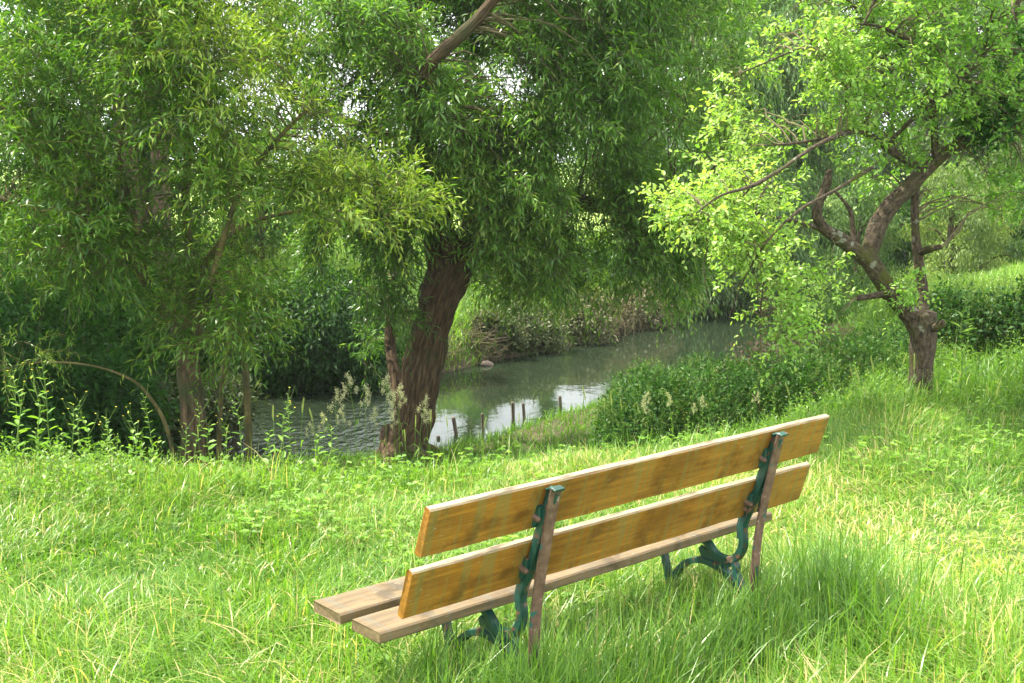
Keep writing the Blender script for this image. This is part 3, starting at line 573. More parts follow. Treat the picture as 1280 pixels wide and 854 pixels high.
C = [(960, 60, 25, 110, 90, 2, 2300), (840, 120, 24.5, 110, 110, 2, 2000), (900, 250, 24, 110, 80, 1.6, 1700, .4), (990, 200, 25, 80, 80, 1.6, 1200), (840, 330, 23.5, 80, 60, 1.2, 900, .35), (950, 330, 24, 70, 60, 1.2, 900, .35), (1020, 300, 25, 50, 60, 1.2, 600), (900, -60, 25, 200, 80, 2.5, 1800), (780, 60, 25.5, 80, 100, 2, 1000)]
crown(wt2, [M['pale_willow'], M['yellow_twig']], C, sk, dict(per=6, L=(.45, .9), nl=9, ll=.17, lw=.034, thr=-.45, ns=.8), branch=.15, r0=.006, droop=.7, spread=.7, sag=.7, stem=.004)

FB = 'trees standing beyond the river'
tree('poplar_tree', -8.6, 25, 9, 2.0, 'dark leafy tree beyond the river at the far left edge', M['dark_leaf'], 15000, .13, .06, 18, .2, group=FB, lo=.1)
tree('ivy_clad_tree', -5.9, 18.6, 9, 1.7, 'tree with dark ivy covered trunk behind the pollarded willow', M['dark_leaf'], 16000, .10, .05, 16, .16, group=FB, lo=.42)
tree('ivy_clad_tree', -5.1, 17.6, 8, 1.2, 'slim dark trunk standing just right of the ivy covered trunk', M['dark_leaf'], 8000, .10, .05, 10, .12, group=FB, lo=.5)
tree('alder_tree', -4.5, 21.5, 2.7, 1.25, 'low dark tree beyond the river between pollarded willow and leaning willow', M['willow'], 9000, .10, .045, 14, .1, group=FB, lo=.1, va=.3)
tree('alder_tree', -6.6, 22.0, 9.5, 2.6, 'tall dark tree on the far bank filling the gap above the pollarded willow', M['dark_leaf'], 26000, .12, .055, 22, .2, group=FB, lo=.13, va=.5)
tree('unseen_shade_tree', -6.3, 11.2, 9.5, 2.5, 'unseen tall tree added on the near bank outside the left edge for shade', M['dark_leaf'], 22000, .11, .05, 18, .2, lo=.42)  # added out of view to cast shade on the left bank
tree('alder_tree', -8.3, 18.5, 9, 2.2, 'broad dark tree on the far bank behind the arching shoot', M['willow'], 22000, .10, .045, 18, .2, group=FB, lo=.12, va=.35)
tree('alder_tree', -1.06, 30, 7.5, .36, 'slim upright tree added in the field, mirrored dark between two white water patches', M['willow'], 6000, .14, .06, 12, .12, group=FB, lo=.1)  # added so its reflection darkens the water between the white patches
tree('alder_tree', .92, 32, 8, .24, 'narrow tree in the field seen through the willow boughs', M['willow'], 6000, .14, .06, 12, .12, group=FB, lo=.1)
tree('ash_tree', 3.0, 34, 12, 1.6, 'tall tree in the field directly behind the willow boughs', M['far_leaf'], 10000, .2, .09, 14, .2, group=FB, lo=.08)
tree('ash_tree', 7.0, 44, 14, 3.2, 'broad hazy tree rising behind the pale silvery willow', M['far_leaf'], 14000, .26, .12, 18, .3, group=FB, lo=.05)
tree('ash_tree', 15.4, 46, 12, 3.4, 'hazy green tree behind the crown of the fruit tree, right of the sky gap', M['far_leaf'], 34000, .24, .12, 22, .3, group=FB, lo=.05)
tree('ash_tree', 10.6, 48, 9.0, 2.8, 'lower hazy tree just under the small sky gap', M['far_leaf'], 22000, .24, .12, 20, .3, group=FB, lo=.03)
tree('ash_tree', 17.8, 41, 9.5, 2.6, 'hazy rounded tree behind the thick limb of the fruit tree', M['far_leaf'], 24000, .22, .11, 20, .3, group=FB, lo=.05)
tree('ash_tree', 20.5, 47, 13, 3.8, 'hazy tree at the far right edge behind the yellow green bushy tree', M['far_leaf'], 28000, .24, .12, 22, .3, group=FB, lo=.05)
tree('bushy_willow', 7.35, 20.2, 2.5, .95, 'yellow green bushy willow seen right of the fruit tree fork', M['yellow_far'], 13000, .085, .020, 16, .08, lo=.0, hang=.9, va=.35, flat=.5)
tree('bushy_willow', 8.2, 21.0, 1.9, .8, 'small pale yellow green rounded willow at the right above the feathery bush', M['yellow_far'], 9000, .085, .020, 14, .07, lo=.0, hang=.9, va=.55, flat=.5)
tree('bushy_willow', 6.2, 21.5, 2.7, .9, 'dull green bushy willow behind the fork of the fruit tree', M['far_leaf'], 11000, .09, .024, 14, .08, lo=.0, hang=.9, va=.5, flat=.5)
tree('bushy_willow', 8.9, 19.6, 3.0, .9, 'dark green bushy willow at the right picture edge', M['far_leaf'], 11000, .09, .024, 14, .08, lo=.0, hang=.9, va=.35, flat=.5)

# shrubs -----------------------------------------------------------------
def shrub(name, blobs, label, leaf, ll, lw, cat='shrub', group=None, extra=None, part='crown', twigs=40, **kw):
    """blobs: (x,y,z,rx,ry,rz,n) world"""
    b = blobs[0]; z0 = float(tz(b[0], b[1])); e = empty(name, (b[0], b[1], z0)); tag(e, label, cat, group)
    g = Geo(); gt = Geo()
    for (x, y, z, rx, ry, rz, n) in blobs:
        leafy(g, (x, y, z), (rx, ry, rz), n, ll, lw, **kw)
        k_ = twigs; S = np.stack([x + RNG.normal(0, rx * .3, k_), y + RNG.normal(0, ry * .3, k_), np.zeros(k_)], -1); S[:, 2] = tz(S[:, 0], S[:, 1]) - .05
        E_ = np.array([x, y, z]) + nrm(RNG.normal(size=(k_, 3))) * np.array([rx, ry, rz]) * .85
        t = np.linspace(0, 1, 6)[None, :, None]; Q = S[:, None] * (1 - t) + E_[:, None] * t + np.sin(np.pi * t) * RNG.normal(0, .08, (k_, 1, 3))
        sticks(gt, Q, np.broadcast_to(.007 * np.array([1.2, 1, .85, .7, .5, .3]), (k_, 6)), .5, 0, 4)
    gt.build('stems', M['twig'], e); g.build(part, leaf, e)
    return e
def P3(px, py, Y_): a = at(px, py, Y_); return float(a[0]), float(a[1]), float(a[2])
# dark bushes at the left near bank
def blob(px, py, Y_, rx, ry, rd, n): x, y, z = P3(px, py, Y_); return (x, y, z, rx / F * Y_, rd, ry / F * Y_, n)
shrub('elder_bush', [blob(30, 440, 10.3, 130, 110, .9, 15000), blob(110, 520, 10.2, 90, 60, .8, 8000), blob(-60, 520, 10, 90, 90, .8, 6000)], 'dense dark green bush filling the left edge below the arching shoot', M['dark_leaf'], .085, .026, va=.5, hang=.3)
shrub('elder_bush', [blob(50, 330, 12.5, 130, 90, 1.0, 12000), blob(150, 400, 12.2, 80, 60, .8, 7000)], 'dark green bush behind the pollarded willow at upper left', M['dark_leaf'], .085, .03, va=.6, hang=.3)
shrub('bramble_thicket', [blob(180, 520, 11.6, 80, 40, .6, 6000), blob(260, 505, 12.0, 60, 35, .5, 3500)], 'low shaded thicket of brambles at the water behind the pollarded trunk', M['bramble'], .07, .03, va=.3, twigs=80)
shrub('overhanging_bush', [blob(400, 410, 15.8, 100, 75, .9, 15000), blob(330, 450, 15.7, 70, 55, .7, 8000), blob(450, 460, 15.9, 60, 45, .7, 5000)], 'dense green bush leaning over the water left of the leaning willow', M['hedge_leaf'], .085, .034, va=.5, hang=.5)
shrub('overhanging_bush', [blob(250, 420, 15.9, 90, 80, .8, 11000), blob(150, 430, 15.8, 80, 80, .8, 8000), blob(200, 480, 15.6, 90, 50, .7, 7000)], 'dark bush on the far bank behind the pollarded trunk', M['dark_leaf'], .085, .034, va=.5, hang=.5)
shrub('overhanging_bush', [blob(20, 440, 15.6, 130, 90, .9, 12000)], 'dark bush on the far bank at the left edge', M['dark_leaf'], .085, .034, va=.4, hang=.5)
# far bank between willow trunk and the bend
shrub('bramble_thicket', [blob(590, 428, 17.8, 60, 34, .6, 6500), blob(650, 414, 18.8, 55, 36, .6, 6500), blob(545, 445, 17.2, 40, 34, .5, 4000)], 'brownish thicket of dry twigs on the far bank right of the willow trunk', M['bramble'], .075, .03, va=.6, twigs=260)
shrub('bramble_thicket', [blob(730, 404, 20.0, 60, 34, .7, 6500), blob(790, 388, 21.6, 55, 32, .7, 6000), blob(760, 396, 20.8, 45, 30, .7, 2500)], 'brownish thicket of dry twigs on the far bank at the river bend', M['bramble'], .08, .032, va=.7, twigs=260)
shrub('hazel_bush', [blob(610, 368, 20.2, 65, 40, .9, 7000), blob(560, 385, 19, 35, 35, .7, 3000)], 'yellow green sunlit bush above the thicket beside the willow trunk', M['young_willow'], .09, .045, va=.45)
shrub('hazel_bush', [blob(720, 355, 22.5, 85, 38, .9, 8000), blob(800, 345, 23.5, 60, 40, .9, 5000)], 'mid green bush above the thicket at the river bend', M['hedge_leaf'], .095, .045, va=.6)
shrub('hazel_bush', [blob(330, 395, 19.5, 90, 45, .9, 7000), blob(440, 380, 19.8, 70, 45, .9, 6000)], 'sunlit bush in the field seen left of the leaning willow', M['young_willow'], .095, .045, va=.6)
shrub('hazel_bush', [blob(200, 330, 26, 200, 40, 1.2, 9000)], 'pale sunlit bush of the field edge glimpsed behind the pollarded willow', M['yellow_far'], .14, .07, va=.7)
shrub('hazel_bush', [blob(420, 330, 27, 120, 40, 1.2, 7000)], 'pale sunlit bush of the field edge glimpsed left of the leaning trunk', M['yellow_far'], .14, .07, va=.7)
shrub('hazel_bush', [blob(1210, 300, 25, 150, 60, 1.2, 12000), blob(1060, 330, 26, 90, 50, 1.2, 7000), blob(1330, 280, 25, 90, 80, 1.2, 6000)], 'bushes given dark leaves as shade beyond the meadow behind the feathery bush', M['dark_leaf'], .12, .055, va=.6, hang=.3)  # dark leaf tone stands for the shadows between the bushy willows
# near-bank hedge right of centre
shrub('hedge', [(.98, 8.4, -.22, .36, .42, .50, 9500), (1.45, 8.45, -.18, .5, .44, .50, 13500), (2.0, 8.6, -.13, .52, .44, .48, 13500), (2.5, 8.95, -.05, .5, .44, .46, 12000), (2.98, 9.4, .0, .45, .42, .44, 9500), (.78, 8.4, -.42, .24, .32, .40, 4500)],
      'dark green clipped hedge along the bank between the bench and the river', M['hedge_leaf'], .034, .014, cat='hedge', part='foliage', thr=-1.2, va=.45, twigs=60)
shrub('dry_weeds', [(2.25, 9.9, .02, .5, .3, .22, 2200), (2.7, 10.4, .05, .4, .3, .2, 1500)], 'pinkish brown dead weeds on top of the bank behind the clipped hedge', M['bramble'], .05, .02, cat='weeds', part='foliage', va=.9, twigs=200)
shrub('hedge', [(3.75, 10.0, .18, .32, .42, .48, 9000), (4.2, 9.9, .2, .45, .45, .52, 12000), (4.8, 9.8, .2, .5, .45, .55, 10000)],
      'dark glossy hedge at the right edge behind the fruit tree trunk', M['hedge_leaf'], .055, .028, cat='hedge', part='foliage', thr=-1.2, va=.4, twigs=60)
def fringe(e, blobs, n, La=.05, Lb=.15):
    g = Geo()
    for (x, y, z, rx, ry, rz) in blobs:
        d = nrm(RNG.normal(size=(n, 3)) * np.array([1, 1, .6])); d[:, 2] = np.abs(d[:, 2]); S = np.array([x, y, z]) + d * np.array([rx, ry, rz]) * .92
        shoots(g, S, nrm(d * .5 + np.array([0, 0, .8]) + RNG.normal(0, .25, (n, 3))), RNG.uniform(La, Lb, n), 12, .026, .008, droop=.15, spread=1.0, sag=0, va=.75, vs=.5, stem=.0012)
    g.build('young_shoots', [M['hedge_leaf'], M['stem']], e)
fringe(bpy.data.objects['hedge'], [(.98, 8.4, -.22, .36, .42, .50), (1.45, 8.45, -.18, .5, .44, .50), (2.0, 8.6, -.13, .52, .44, .48), (2.5, 8.95, -.05, .5, .44, .46), (2.98, 9.4, .0, .45, .42, .44)], 420)
fringe(bpy.data.objects['hedge.001'], [(3.75, 10.0, .18, .32, .42, .48), (4.2, 9.9, .2, .45, .45, .52), (4.8, 9.8, .2, .5, .45, .55)], 500, .12, .3)
# feathery light green bush
def feathery(name, spots, label, leaf, ll=.035, lw=.006, L=(.5, .8), nl=26, vs=.2, per=220, **kw):
    x, y, _ = spots[0]; e = empty(name, (x, y, float(tz(x, y)))); tag(e, label, 'shrub'); g = Geo()
    for (x, y, r) in spots:
        S = np.stack([x + RNG.normal(0, r, per), y + RNG.normal(0, r * .6, per), np.zeros(per)], -1); S[:, 2] = tz(S[:, 0], S[:, 1]) + kw.get('zoff', 0)
        D = nrm(RNG.normal(0, .22, (per, 3)) + np.array([0, 0, 1.0]))
        shoots(g, S, D, RNG.uniform(*L, per), nl, ll, lw, droop=.06, spread=1.0, sag=-.2, va=.6, vs=vs, stem=.002)
    g.build('foliage', [leaf, M['stem']], e); return e
feathery('feathery_bush', [(4.3, 11.0, .3), (4.9, 10.9, .35), (4.0, 11.5, .3), (5.5, 11.0, .35), (4.6, 11.6, .35)], 'light green feathery bush above the hedge at the right edge', M['young_willow'], L=(.45, .75), nl=30, per=420, ll=.05, lw=.009)
feathery('nettle_patch', [(3.3, 12.6, .25), (2.9, 12.9, .2)], 'tall wispy weeds on the bank behind the clipped hedge', M['hedge_leaf'], L=(.35, .75), nl=18, per=120, ll=.06, lw=.018)

# --- fruit tree ---------------------------------------------------------
b0 = at(1150, 560, 8.2); b0[2] = float(tz(b0[0], b0[1])) - .1
ap = empty('fruit_tree', (b0[0], b0[1], b0[2] + .1)); tag(ap, 'old gnarled fruit tree with mossy forking limbs and bright green leaves', 'tree')
g = Geo(); sk = []
def lim(pp, rr, seg=14, per=8, r=.13): rr = [q * .88 for q in rr]; sk.append(tube(g, pix(*pp), rr, seg, per, r, wob=.15)); return sk[-1]
sk.append(tube(g, [b0] + pix((1151, 500, 8.2), (1152, 455, 8.2), (1153, 420, 8.2), (1152, 392, 8.2)), [.12, .092, .082, .088, .085], 22, 10, .09, 9))
lim([(1152, 415, 8.2), (1136, 392, 8.2), (1112, 362, 8.15), (1090, 330, 8.1), (1083, 312, 8.1)], [.085, .08, .07, .062, .058], 18)
lim([(1086, 318, 8.1), (1092, 300, 8.12), (1108, 268, 8.15), (1136, 238, 8.2), (1160, 212, 8.25), (1190, 186, 8.3), (1232, 168, 8.4), (1300, 160, 8.5)], [.055, .062, .066, .06, .055, .052, .045, .04], 18)   # thick limb to the right
lim([(1088, 328, 8.1), (1060, 305, 8.0), (1028, 284, 7.95), (1020, 262, 7.9), (1032, 232, 7.9), (1036, 214, 7.9)], [.055, .045, .042, .038, .036, .03], 14)   # left limb with broken top
lim([(1068, 312, 8.05), (1066, 285, 8.1), (1062, 262, 8.1), (1045, 240, 8.1)], [.022, .02, .018, .012], 10)
lim([(1022, 285, 7.95), (1000, 278, 7.8), (970, 272, 7.7), (930, 262, 7.6)], [.02, .016, .012, .006], 8)
lim([(1152, 400, 8.2), (1153, 370, 8.25), (1150, 335, 8.25), (1146, 300, 8.25), (1144, 260, 8.25), (1146, 225, 8.25)], [.05, .05, .045, .036, .032, .028], 14)   # upright pole
lim([(1150, 318, 8.25), (1162, 313, 8.1), (1176, 310, 8.0)], [.032, .028, .02], 10, 5)   # stub
lim([(1112, 366, 8.15), (1094, 369, 8.0), (1072, 372, 7.9)], [.036, .026, .022], 10, 5)   # cut stub left
lim([(1158, 412, 8.2), (1170, 410, 8.1), (1180, 404, 8.05)], [.035, .028, .022], 10, 5)
lim([(1160, 215, 8.25), (1130, 200, 8.1), (1105, 182, 8.0), (1088, 170, 7.9), (1066, 164, 7.7), (1020, 182, 7.3), (975, 212, 7.0), (940, 232, 6.9), (900, 245, 6.85), (866, 270, 6.8)], [.036, .03, .025, .022, .020, .017, .014, .011, .008, .004], 10)
lim([(1106, 184, 8.0), (1140, 150, 7.9), (1170, 128, 7.9), (1200, 100, 7.9), (1230, 60, 7.9)], [.018, .016, .014, .012, .006], 8)
lim([(1168, 205, 8.25), (1168, 165, 8.2), (1166, 130, 8.1), (1172, 80, 8.0), (1165, 20, 8)], [.03, .026, .02, .014, .007], 8)
lim([(1060, 166, 7.8), (1058, 140, 7.8), (1058, 105, 7.8)], [.014, .012, .007], 8)
lim([(1074, 168, 7.85), (1098, 120, 7.9), (1130, 60, 8), (1150, 10, 8)], [.010, .008, .006, .003], 6)
lim([(1055, 168, 7.8), (1020, 175, 7.6), (985, 180, 7.5), (955, 182, 7.4)], [.014, .011, .008, .004], 8)
lim([(1090, 210, 7.8), (1040, 240, 7.3), (1000, 262, 7.1), (960, 300, 7.0), (930, 350, 7.2), (910, 400, 7.2)], [.016, .013, .010, .008, .005, .003], 8)
lim([(975, 212, 7.4), (945, 260, 7.3), (955, 330, 7.25), (950, 400, 7.25), (952, 450, 7.2)], [.008, .007, .005, .004, .002], 6)
lim([(940, 232, 7.3), (900, 280, 7.2), (880, 330, 7.1), (890, 390, 7.1)], [.007, .005, .004, .002], 6)
lim([(1200, 100, 7.9), (1150, 60, 7.8), (1080, 30, 7.7), (1000, 60, 7.6), (930, 90, 7.5)], [.02, .016, .012, .008, .004], 8)
lim([(1300, 120, 8.2), (1270, 150, 8.2), (1235, 160, 8.3), (1210, 110, 8.2), (1180, 90, 8.1)], [.05, .052, .045, .03, .02], 12)
lim([(1250, 150, 8.3), (1262, 80, 8.3), (1275, -20, 8.3)], [.04, .035, .025], 12)
lim([(1080, 30, 7.7), (1105, -30, 7.75), (1120, -110, 7.8)], [.012, .010, .005], 8)
lim([(1165, 20, 8), (1180, -50, 8), (1210, -120, 8)], [.010, .009, .005], 8)
lim([(1230, 60, 7.9), (1245, -20, 7.9), (1240, -100, 7.9)], [.008, .007, .004], 8)
lim([(1130, 60, 8), (1060, 0, 8), (1020, -60, 8)], [.008, .007, .004], 8)
lim([(1300, 160, 8.5), (1380, 130, 8.6), (1460, 60, 8.7)], [.04, .03, .015], 10)
g.build('trunk', M['apple_bark'], ap, True)
C = [(1120, 110, 8.0, 130, 65, .7, 300, .6), (1000, 125, 7.7, 110, 75, .6, 200, .6), (908, 245, 7.4, 85, 75, .5, 190, .62), (1005, 215, 8.5, 60, 45, .4, 60, .5), (880, 310, 7.2, 70, 65, .4, 190, .6),
     (925, 345, 7.3, 65, 85, .4, 150, .55), (960, 410, 7.2, 40, 50, .3, 60, .45), (860, 258, 7.1, 50, 30, .3, 70, .7), (1220, 60, 8.0, 100, 80, .7, 320, .5), (1080, 40, 7.8, 110, 60, .7, 300, .65), (980, 70, 7.6, 70, 55, .5, 110, .65),
     (1240, 150, 8.2, 60, 60, .6, 150, .3), (1120, 195, 8.4, 80, 35, .4, 80, .5), (1130, 372, 8.0, 26, 26, .2, 34, .5), (1205, 330, 8.1, 35, 35, .3, 40, .6), (1160, -60, 8, 170, 50, 1.2, 600, .6), (1270, 240, 8.3, 45, 40, .4, 60, .4),
     (1000, 345, 7.9, 45, 45, .4, 40, .5), (895, 400, 7.1, 30, 35, .25, 50, .6), (1360, 60, 8.5, 90, 110, 1, 420, .5), (1190, 235, 8.4, 60, 40, .4, 50, .6), (1040, 380, 7.7, 40, 40, .3, 26, .5)]
crown(ap, [M['apple'], M['twig']], C, sk, dict(per=3, L=(.09, .24), nl=9, ll=.048, lw=.025, thr=-.25, ns=.22, bias=(0, 0, .15)), branch=1.0, r0=.008, droop=.2, spread=1.1, sag=.1, two=True, vs=.3)
g = Geo(); 
for c in [(1245, 130, 8.2, 45, 35, .25, 1100), (1225, 165, 8.3, 35, 14, .12, 300), (1262, 70, 8.3, 22, 50, .15, 700)]:
    x, y, z = P3(c[0], c[1], c[2]); leafy(g, (x, y, z), (c[3] / F * c[2], c[5], c[4] / F * c[2]), c[6], .04, .034, va=.3)
g.build('ivy', M['dark_leaf'], ap)

# ------------------------------------------------------------------ grass
BENCH_U = np.array([-math.sin(PSI), math.cos(PSI)]); BENCH_S = np.array([math.cos(PSI), math.sin(PSI)])
def patch_f(x, y): # worn straw patch at the right
    return np.exp(-(((x - 2.05) / 1.1) ** 2 + ((y - 5.05) / .8) ** 2)) + .5 * np.exp(-(((x - 1.3) / .5) ** 2 + ((y - 6.2) / .4) ** 2))
def blades(g, x, y, hgt, wid, v, lean=.45, seg=4):
    n = len(x); z = tz(x, y); a = RNG.uniform(0, 6.283, n) ; P = np.stack([x, y, z], -1)
    cd = noise3(P * np.array([1, 1, 0]), .5) * 2.2; a = np.where(RNG.uniform(size=n) < .45, cd + RNG.normal(0, .6, n), a)
    d = np.stack([np.cos(a), np.sin(a), 0 * a], -1); s = np.stack([-np.sin(a), np.cos(a), 0 * a], -1)
    tw = RNG.normal(0, .5, n)[:, None]; s = nrm(s + d * tw)
    bl = np.abs(RNG.normal(lean, lean * .6, n))[:, None]; h = hgt[:, None]; rows = []
    for k_ in range(seg):
        t = k_ / (seg - 1); c = P + np.array([0, 0, 1.0]) * h * (t - .42 * bl * t ** 2.4) + d * h * bl * t ** 1.9
        ww = wid[:, None] * (1 - t ** 1.8) * .5 + .00025; rows += [c - s * ww, c + s * ww]
    V = np.stack(rows, 1).reshape(-1, 3); b = (np.arange(n) * 2 * seg)[:, None]
    Fc = np.concatenate([b + np.array([2 * k_, 2 * k_ + 1, 2 * k_ + 3, 2 * k_ + 2]) for k_ in range(seg - 1)])
    g.add(V, Fc, np.repeat(np.clip(v, 0, 1), 2 * seg), 0)
def inview(x, y, m): return np.abs(x) < .437 * y + m
def samp(n, y0, y1, m, x0=None, x1=None, clumps=0, sig=.05):
    y = np.sqrt(RNG.uniform(y0 ** 2, y1 ** 2, n)); hw = .437 * y + m; x = RNG.uniform(-1, 1, n) * hw
    if x0 is not None: x = RNG.uniform(x0, x1, n)
    if clumps:
        c = RNG.integers(0, clumps, n); x = x[c] + RNG.normal(0, sig, n); y = y[c] + RNG.normal(0, sig, n)
    return x, y
g = Geo()
for (n, cl, sig) in ((120000, 0, 0), (90000, 3800, .045)):
    x, y = samp(n, 3.0, 8.2, .7, clumps=cl, sig=sig)
    dn = pdist(x, y, NEARL); keep = (y < np.interp(x, CREST[:, 0], CREST[:, 1]) + .25); pf = patch_f(x, y); keep &= RNG.uniform(size=n) > pf * .55
    x, y, pf, dn = x[keep], y[keep], pf[keep], dn[keep]; k_ = len(x)
    P = np.stack([x, y, 0 * x], -1); nz = noise3(P, .55) * .5 + noise3(P + 3, .23) * .3
    rel = np.stack([x - BX, y - BY], -1); s_ = rel @ BENCH_S; u_ = rel @ BENCH_U
    nearb = np.exp(-np.clip(np.maximum(-s_ - .1, s_ - 2.0), 0, 9) ** 2 * 6) * np.exp(-((u_ - .05) / .35) ** 2)
    seatunder = (s_ > 0) & (s_ < 1.8) & (u_ > .05) & (u_ < .5)
    lf = noise3(P + 11, .95); h = (.135 + .06 * nz + .02 * lf + .07 * np.clip((5.0 - y) / 1.2, 0, 1) + .06 * nearb + .03 * np.clip((y - 6.2) / 1.2, 0, 1) * (x > 1.2)) * RNG.uniform(.5, 1.35, k_) * (1 - .62 * np.clip(pf, 0, 1))
    cd_ = np.interp(x, CREST[:, 0], CREST[:, 1]) - y; h = h * (1 - .45 * np.clip(1 - cd_ / .9, 0, 1) * (x > -1.5) * (x < 2.3)); h = np.where(seatunder, np.minimum(h, .27), np.maximum(h, .03)); h = np.maximum(h, .025)
    v = .53 + .10 * lf + .12 * nz + RNG.normal(0, .22, k_) + .38 * np.clip(pf, 0, 1) + (RNG.uniform(size=k_) < .05) * .6
    blades(g, x, y, h, RNG.uniform(.003, .0085, k_), v, .85)
# long tufts round the bench feet and along its right end
for (s_, u_, n, r, hh) in ((.44, -.05, 260, .12, .30), (.2, -.15, 300, .16, .28), (.75, -.2, 350, .2, .30), (1.5, -.12, 300, .14, .26), (1.9, -.25, 300, .2, .26), (2.15, -.1, 220, .2, .24), (1.1, -.3, 420, .22, .26), (1.2, .0, 200, .2, .24), (.3, -.28, 380, .14, .30), (.05, -.18, 260, .12, .27), (.55, -.32, 380, .14, .28), (.35, -.12, 260, .10, .32), (.2, .12, 200, .1, .30), (1.35, -.3, 260, .14, .26), (-.15, -.12, 250, .15, .24), (1.62, -.45, 350, .2, .30), (.1, -.45, 260, .2, .2), (2.3, -.5, 160, .2, .22), (.1, -.3, 260, .16, .24), (-.15, .1, 160, .12, .26), (.3, -.55, 300, .2, .2), (.75, -.6, 300, .2, .2), (2.05, .1, 180, .2, .22), (1.75, -.25, 240, .15, .34)):
    n = int(n * 1.3); hh *= 1.12; c = np.array([BX, BY]) + BENCH_S * s_ + BENCH_U * u_; x = c[0] + RNG.normal(0, r * .6, n); y = c[1] + RNG.normal(0, r * .6, n)
    blades(g, x, y, hh * RNG.uniform(.55, 1.2, n), RNG.uniform(.004, .008, n), .42 + RNG.normal(0, .15, n), .45, 5)
tag(g.build('grass', M['grass']), 'bright sunlit long grass covering the lawn round the bench', 'grass', kind='stuff')
# bank, crest and beyond-hedge grass
g = Geo()
x = RNG.uniform(-3.2, 2.2, 2600); y = np.interp(x, CREST[:, 0], CREST[:, 1]) - np.abs(RNG.normal(.15, .3, 2600)); nz = noise3(np.stack([x, y, 0 * x], -1), .25)
blades(g, x, y, (.17 + .07 * nz) * RNG.uniform(.6, 1.5, 2600), RNG.uniform(.003, .007, 2600), .5 + .15 * nz + RNG.normal(0, .2, 2600), .5, 5)
x, y = samp(60000, 6.6, 15.5, .8); dn = pdist(x, y, NEARL); near = y < np.interp(x, NEARL[:, 0], NEARL[:, 1]); k = near & (dn > .05) & (y > np.interp(x, CREST[:, 0], CREST[:, 1]) + .2); x, y = x[k], y[k]
nz = noise3(np.stack([x, y, 0 * x], -1), .5); blades(g, x, y, (.13 + .06 * nz) * RNG.uniform(.5, 1.4, len(x)), RNG.uniform(.005, .010, len(x)), .38 + .1 * nz + RNG.normal(0, .15, len(x)), .5)
x, y = samp(5000, 6.3, 7.9, .5); k = y < np.interp(x, CREST[:, 0], CREST[:, 1]) + .2; x, y = x[k], y[k]; blades(g, x, y, RNG.uniform(.08, .26, len(x)), RNG.uniform(.003, .006, len(x)), .45 + RNG.normal(0, .18, len(x)), .4)
x = RNG.uniform(-9, 6, 60000); y = RNG.uniform(14.5, 27, 60000); df = pdist(x, y, FARL); k = (y > np.interp(x, FARL[:, 0], FARL[:, 1])) & (df > .01) & (df < 1.5); x, y = x[k], y[k]
blades(g, x, y, RNG.uniform(.10, .36, len(x)), RNG.uniform(.008, .016, len(x)), .42 + .15 * noise3(np.stack([x, y, 0 * x], -1), .5) + RNG.normal(0, .2, len(x)), .9)
x = RNG.uniform(2.6, 8, 45000); y = RNG.uniform(10.6, 20, 45000); dn = pdist(x, y, NEARL); k = (y < np.interp(x, NEARL[:, 0], NEARL[:, 1])) & (dn > 1.0); x, y = x[k], y[k]
blades(g, x, y, RNG.uniform(.10, .30, len(x)), RNG.uniform(.008, .014, len(x)), .62 + RNG.normal(0, .15, len(x)), .5)
x = RNG.uniform(-11, 9, 40000); y = RNG.uniform(15, 30, 40000); df = pdist(x, y, FARL); k = (y > np.interp(x, FARL[:, 0], FARL[:, 1])) & (df > .1); x, y = x[k], y[k]
blades(g, x, y, RNG.uniform(.15, .5, len(x)), RNG.uniform(.010, .02, len(x)), .6 + RNG.normal(0, .15, len(x)), .5)
x = RNG.uniform(1.9, 6.5, 26000); y = RNG.uniform(7.6, 13.5, 26000); k = y < np.interp(x, CREST[:, 0], CREST[:, 1]) + .3; x, y = x[k], y[k]
blades(g, x, y, RNG.uniform(.12, .34, len(x)), RNG.uniform(.005, .010, len(x)), .5 + RNG.normal(0, .18, len(x)), .5)
x = RNG.uniform(-4, 3.5, 30000); y = RNG.uniform(7.5, 17, 30000); dn = pdist(x, y, NEARL); k = (y < np.interp(x, NEARL[:, 0], NEARL[:, 1])) & (dn < 4.5) & (dn > .04) & (y > np.interp(x, CREST[:, 0], CREST[:, 1])); x, y = x[k], y[k]
blades(g, x, y, RNG.uniform(.06, .2, len(x)), RNG.uniform(.006, .011, len(x)), .45 + RNG.normal(0, .15, len(x)), .7)
tag(g.build('bank_grass', M['grass']), 'rough long grass growing down both river banks', 'grass', kind='stuff')
# clover and small broad weeds in the lawn
g = Geo(); n = 9000; cx, cy = samp(n, 3.2, 7.8, .6); P = np.stack([cx, cy, 0 * cx], -1); k = (noise3(P + 7, .7) - .9 * (cx > .3) - .9 * (cy < 5.2) + .25 > 0) & (patch_f(cx, cy) < .3) & (RNG.uniform(0, 1, n) < .25 + np.clip((np.interp(cx, CREST[:, 0], CREST[:, 1]) - cy) / 1.6, 0, 1)); cx, cy = cx[k], cy[k]
zz = tz(cx, cy) + RNG.uniform(.05, .17, len(cx)); k3 = 4
B = np.repeat(np.stack([cx, cy, zz], -1), k3, 0); an = np.tile(np.arange(k3) * 6.283 / k3, len(cx)) + np.repeat(RNG.uniform(0, 6, len(cx)), k3)
D = np.stack([np.cos(an), np.sin(an), .15 + 0 * an], -1) + RNG.normal(0, .15, (len(an), 3)); s = np.repeat(RNG.uniform(.012, .030, len(cx)), k3)
leaves(g, B, D, np.array([0, 0, 1.0]) + RNG.normal(0, .25, D.shape), s, s * .85, np.repeat(.5 + RNG.normal(0, .2, len(cx)), k3), 0, two=True)
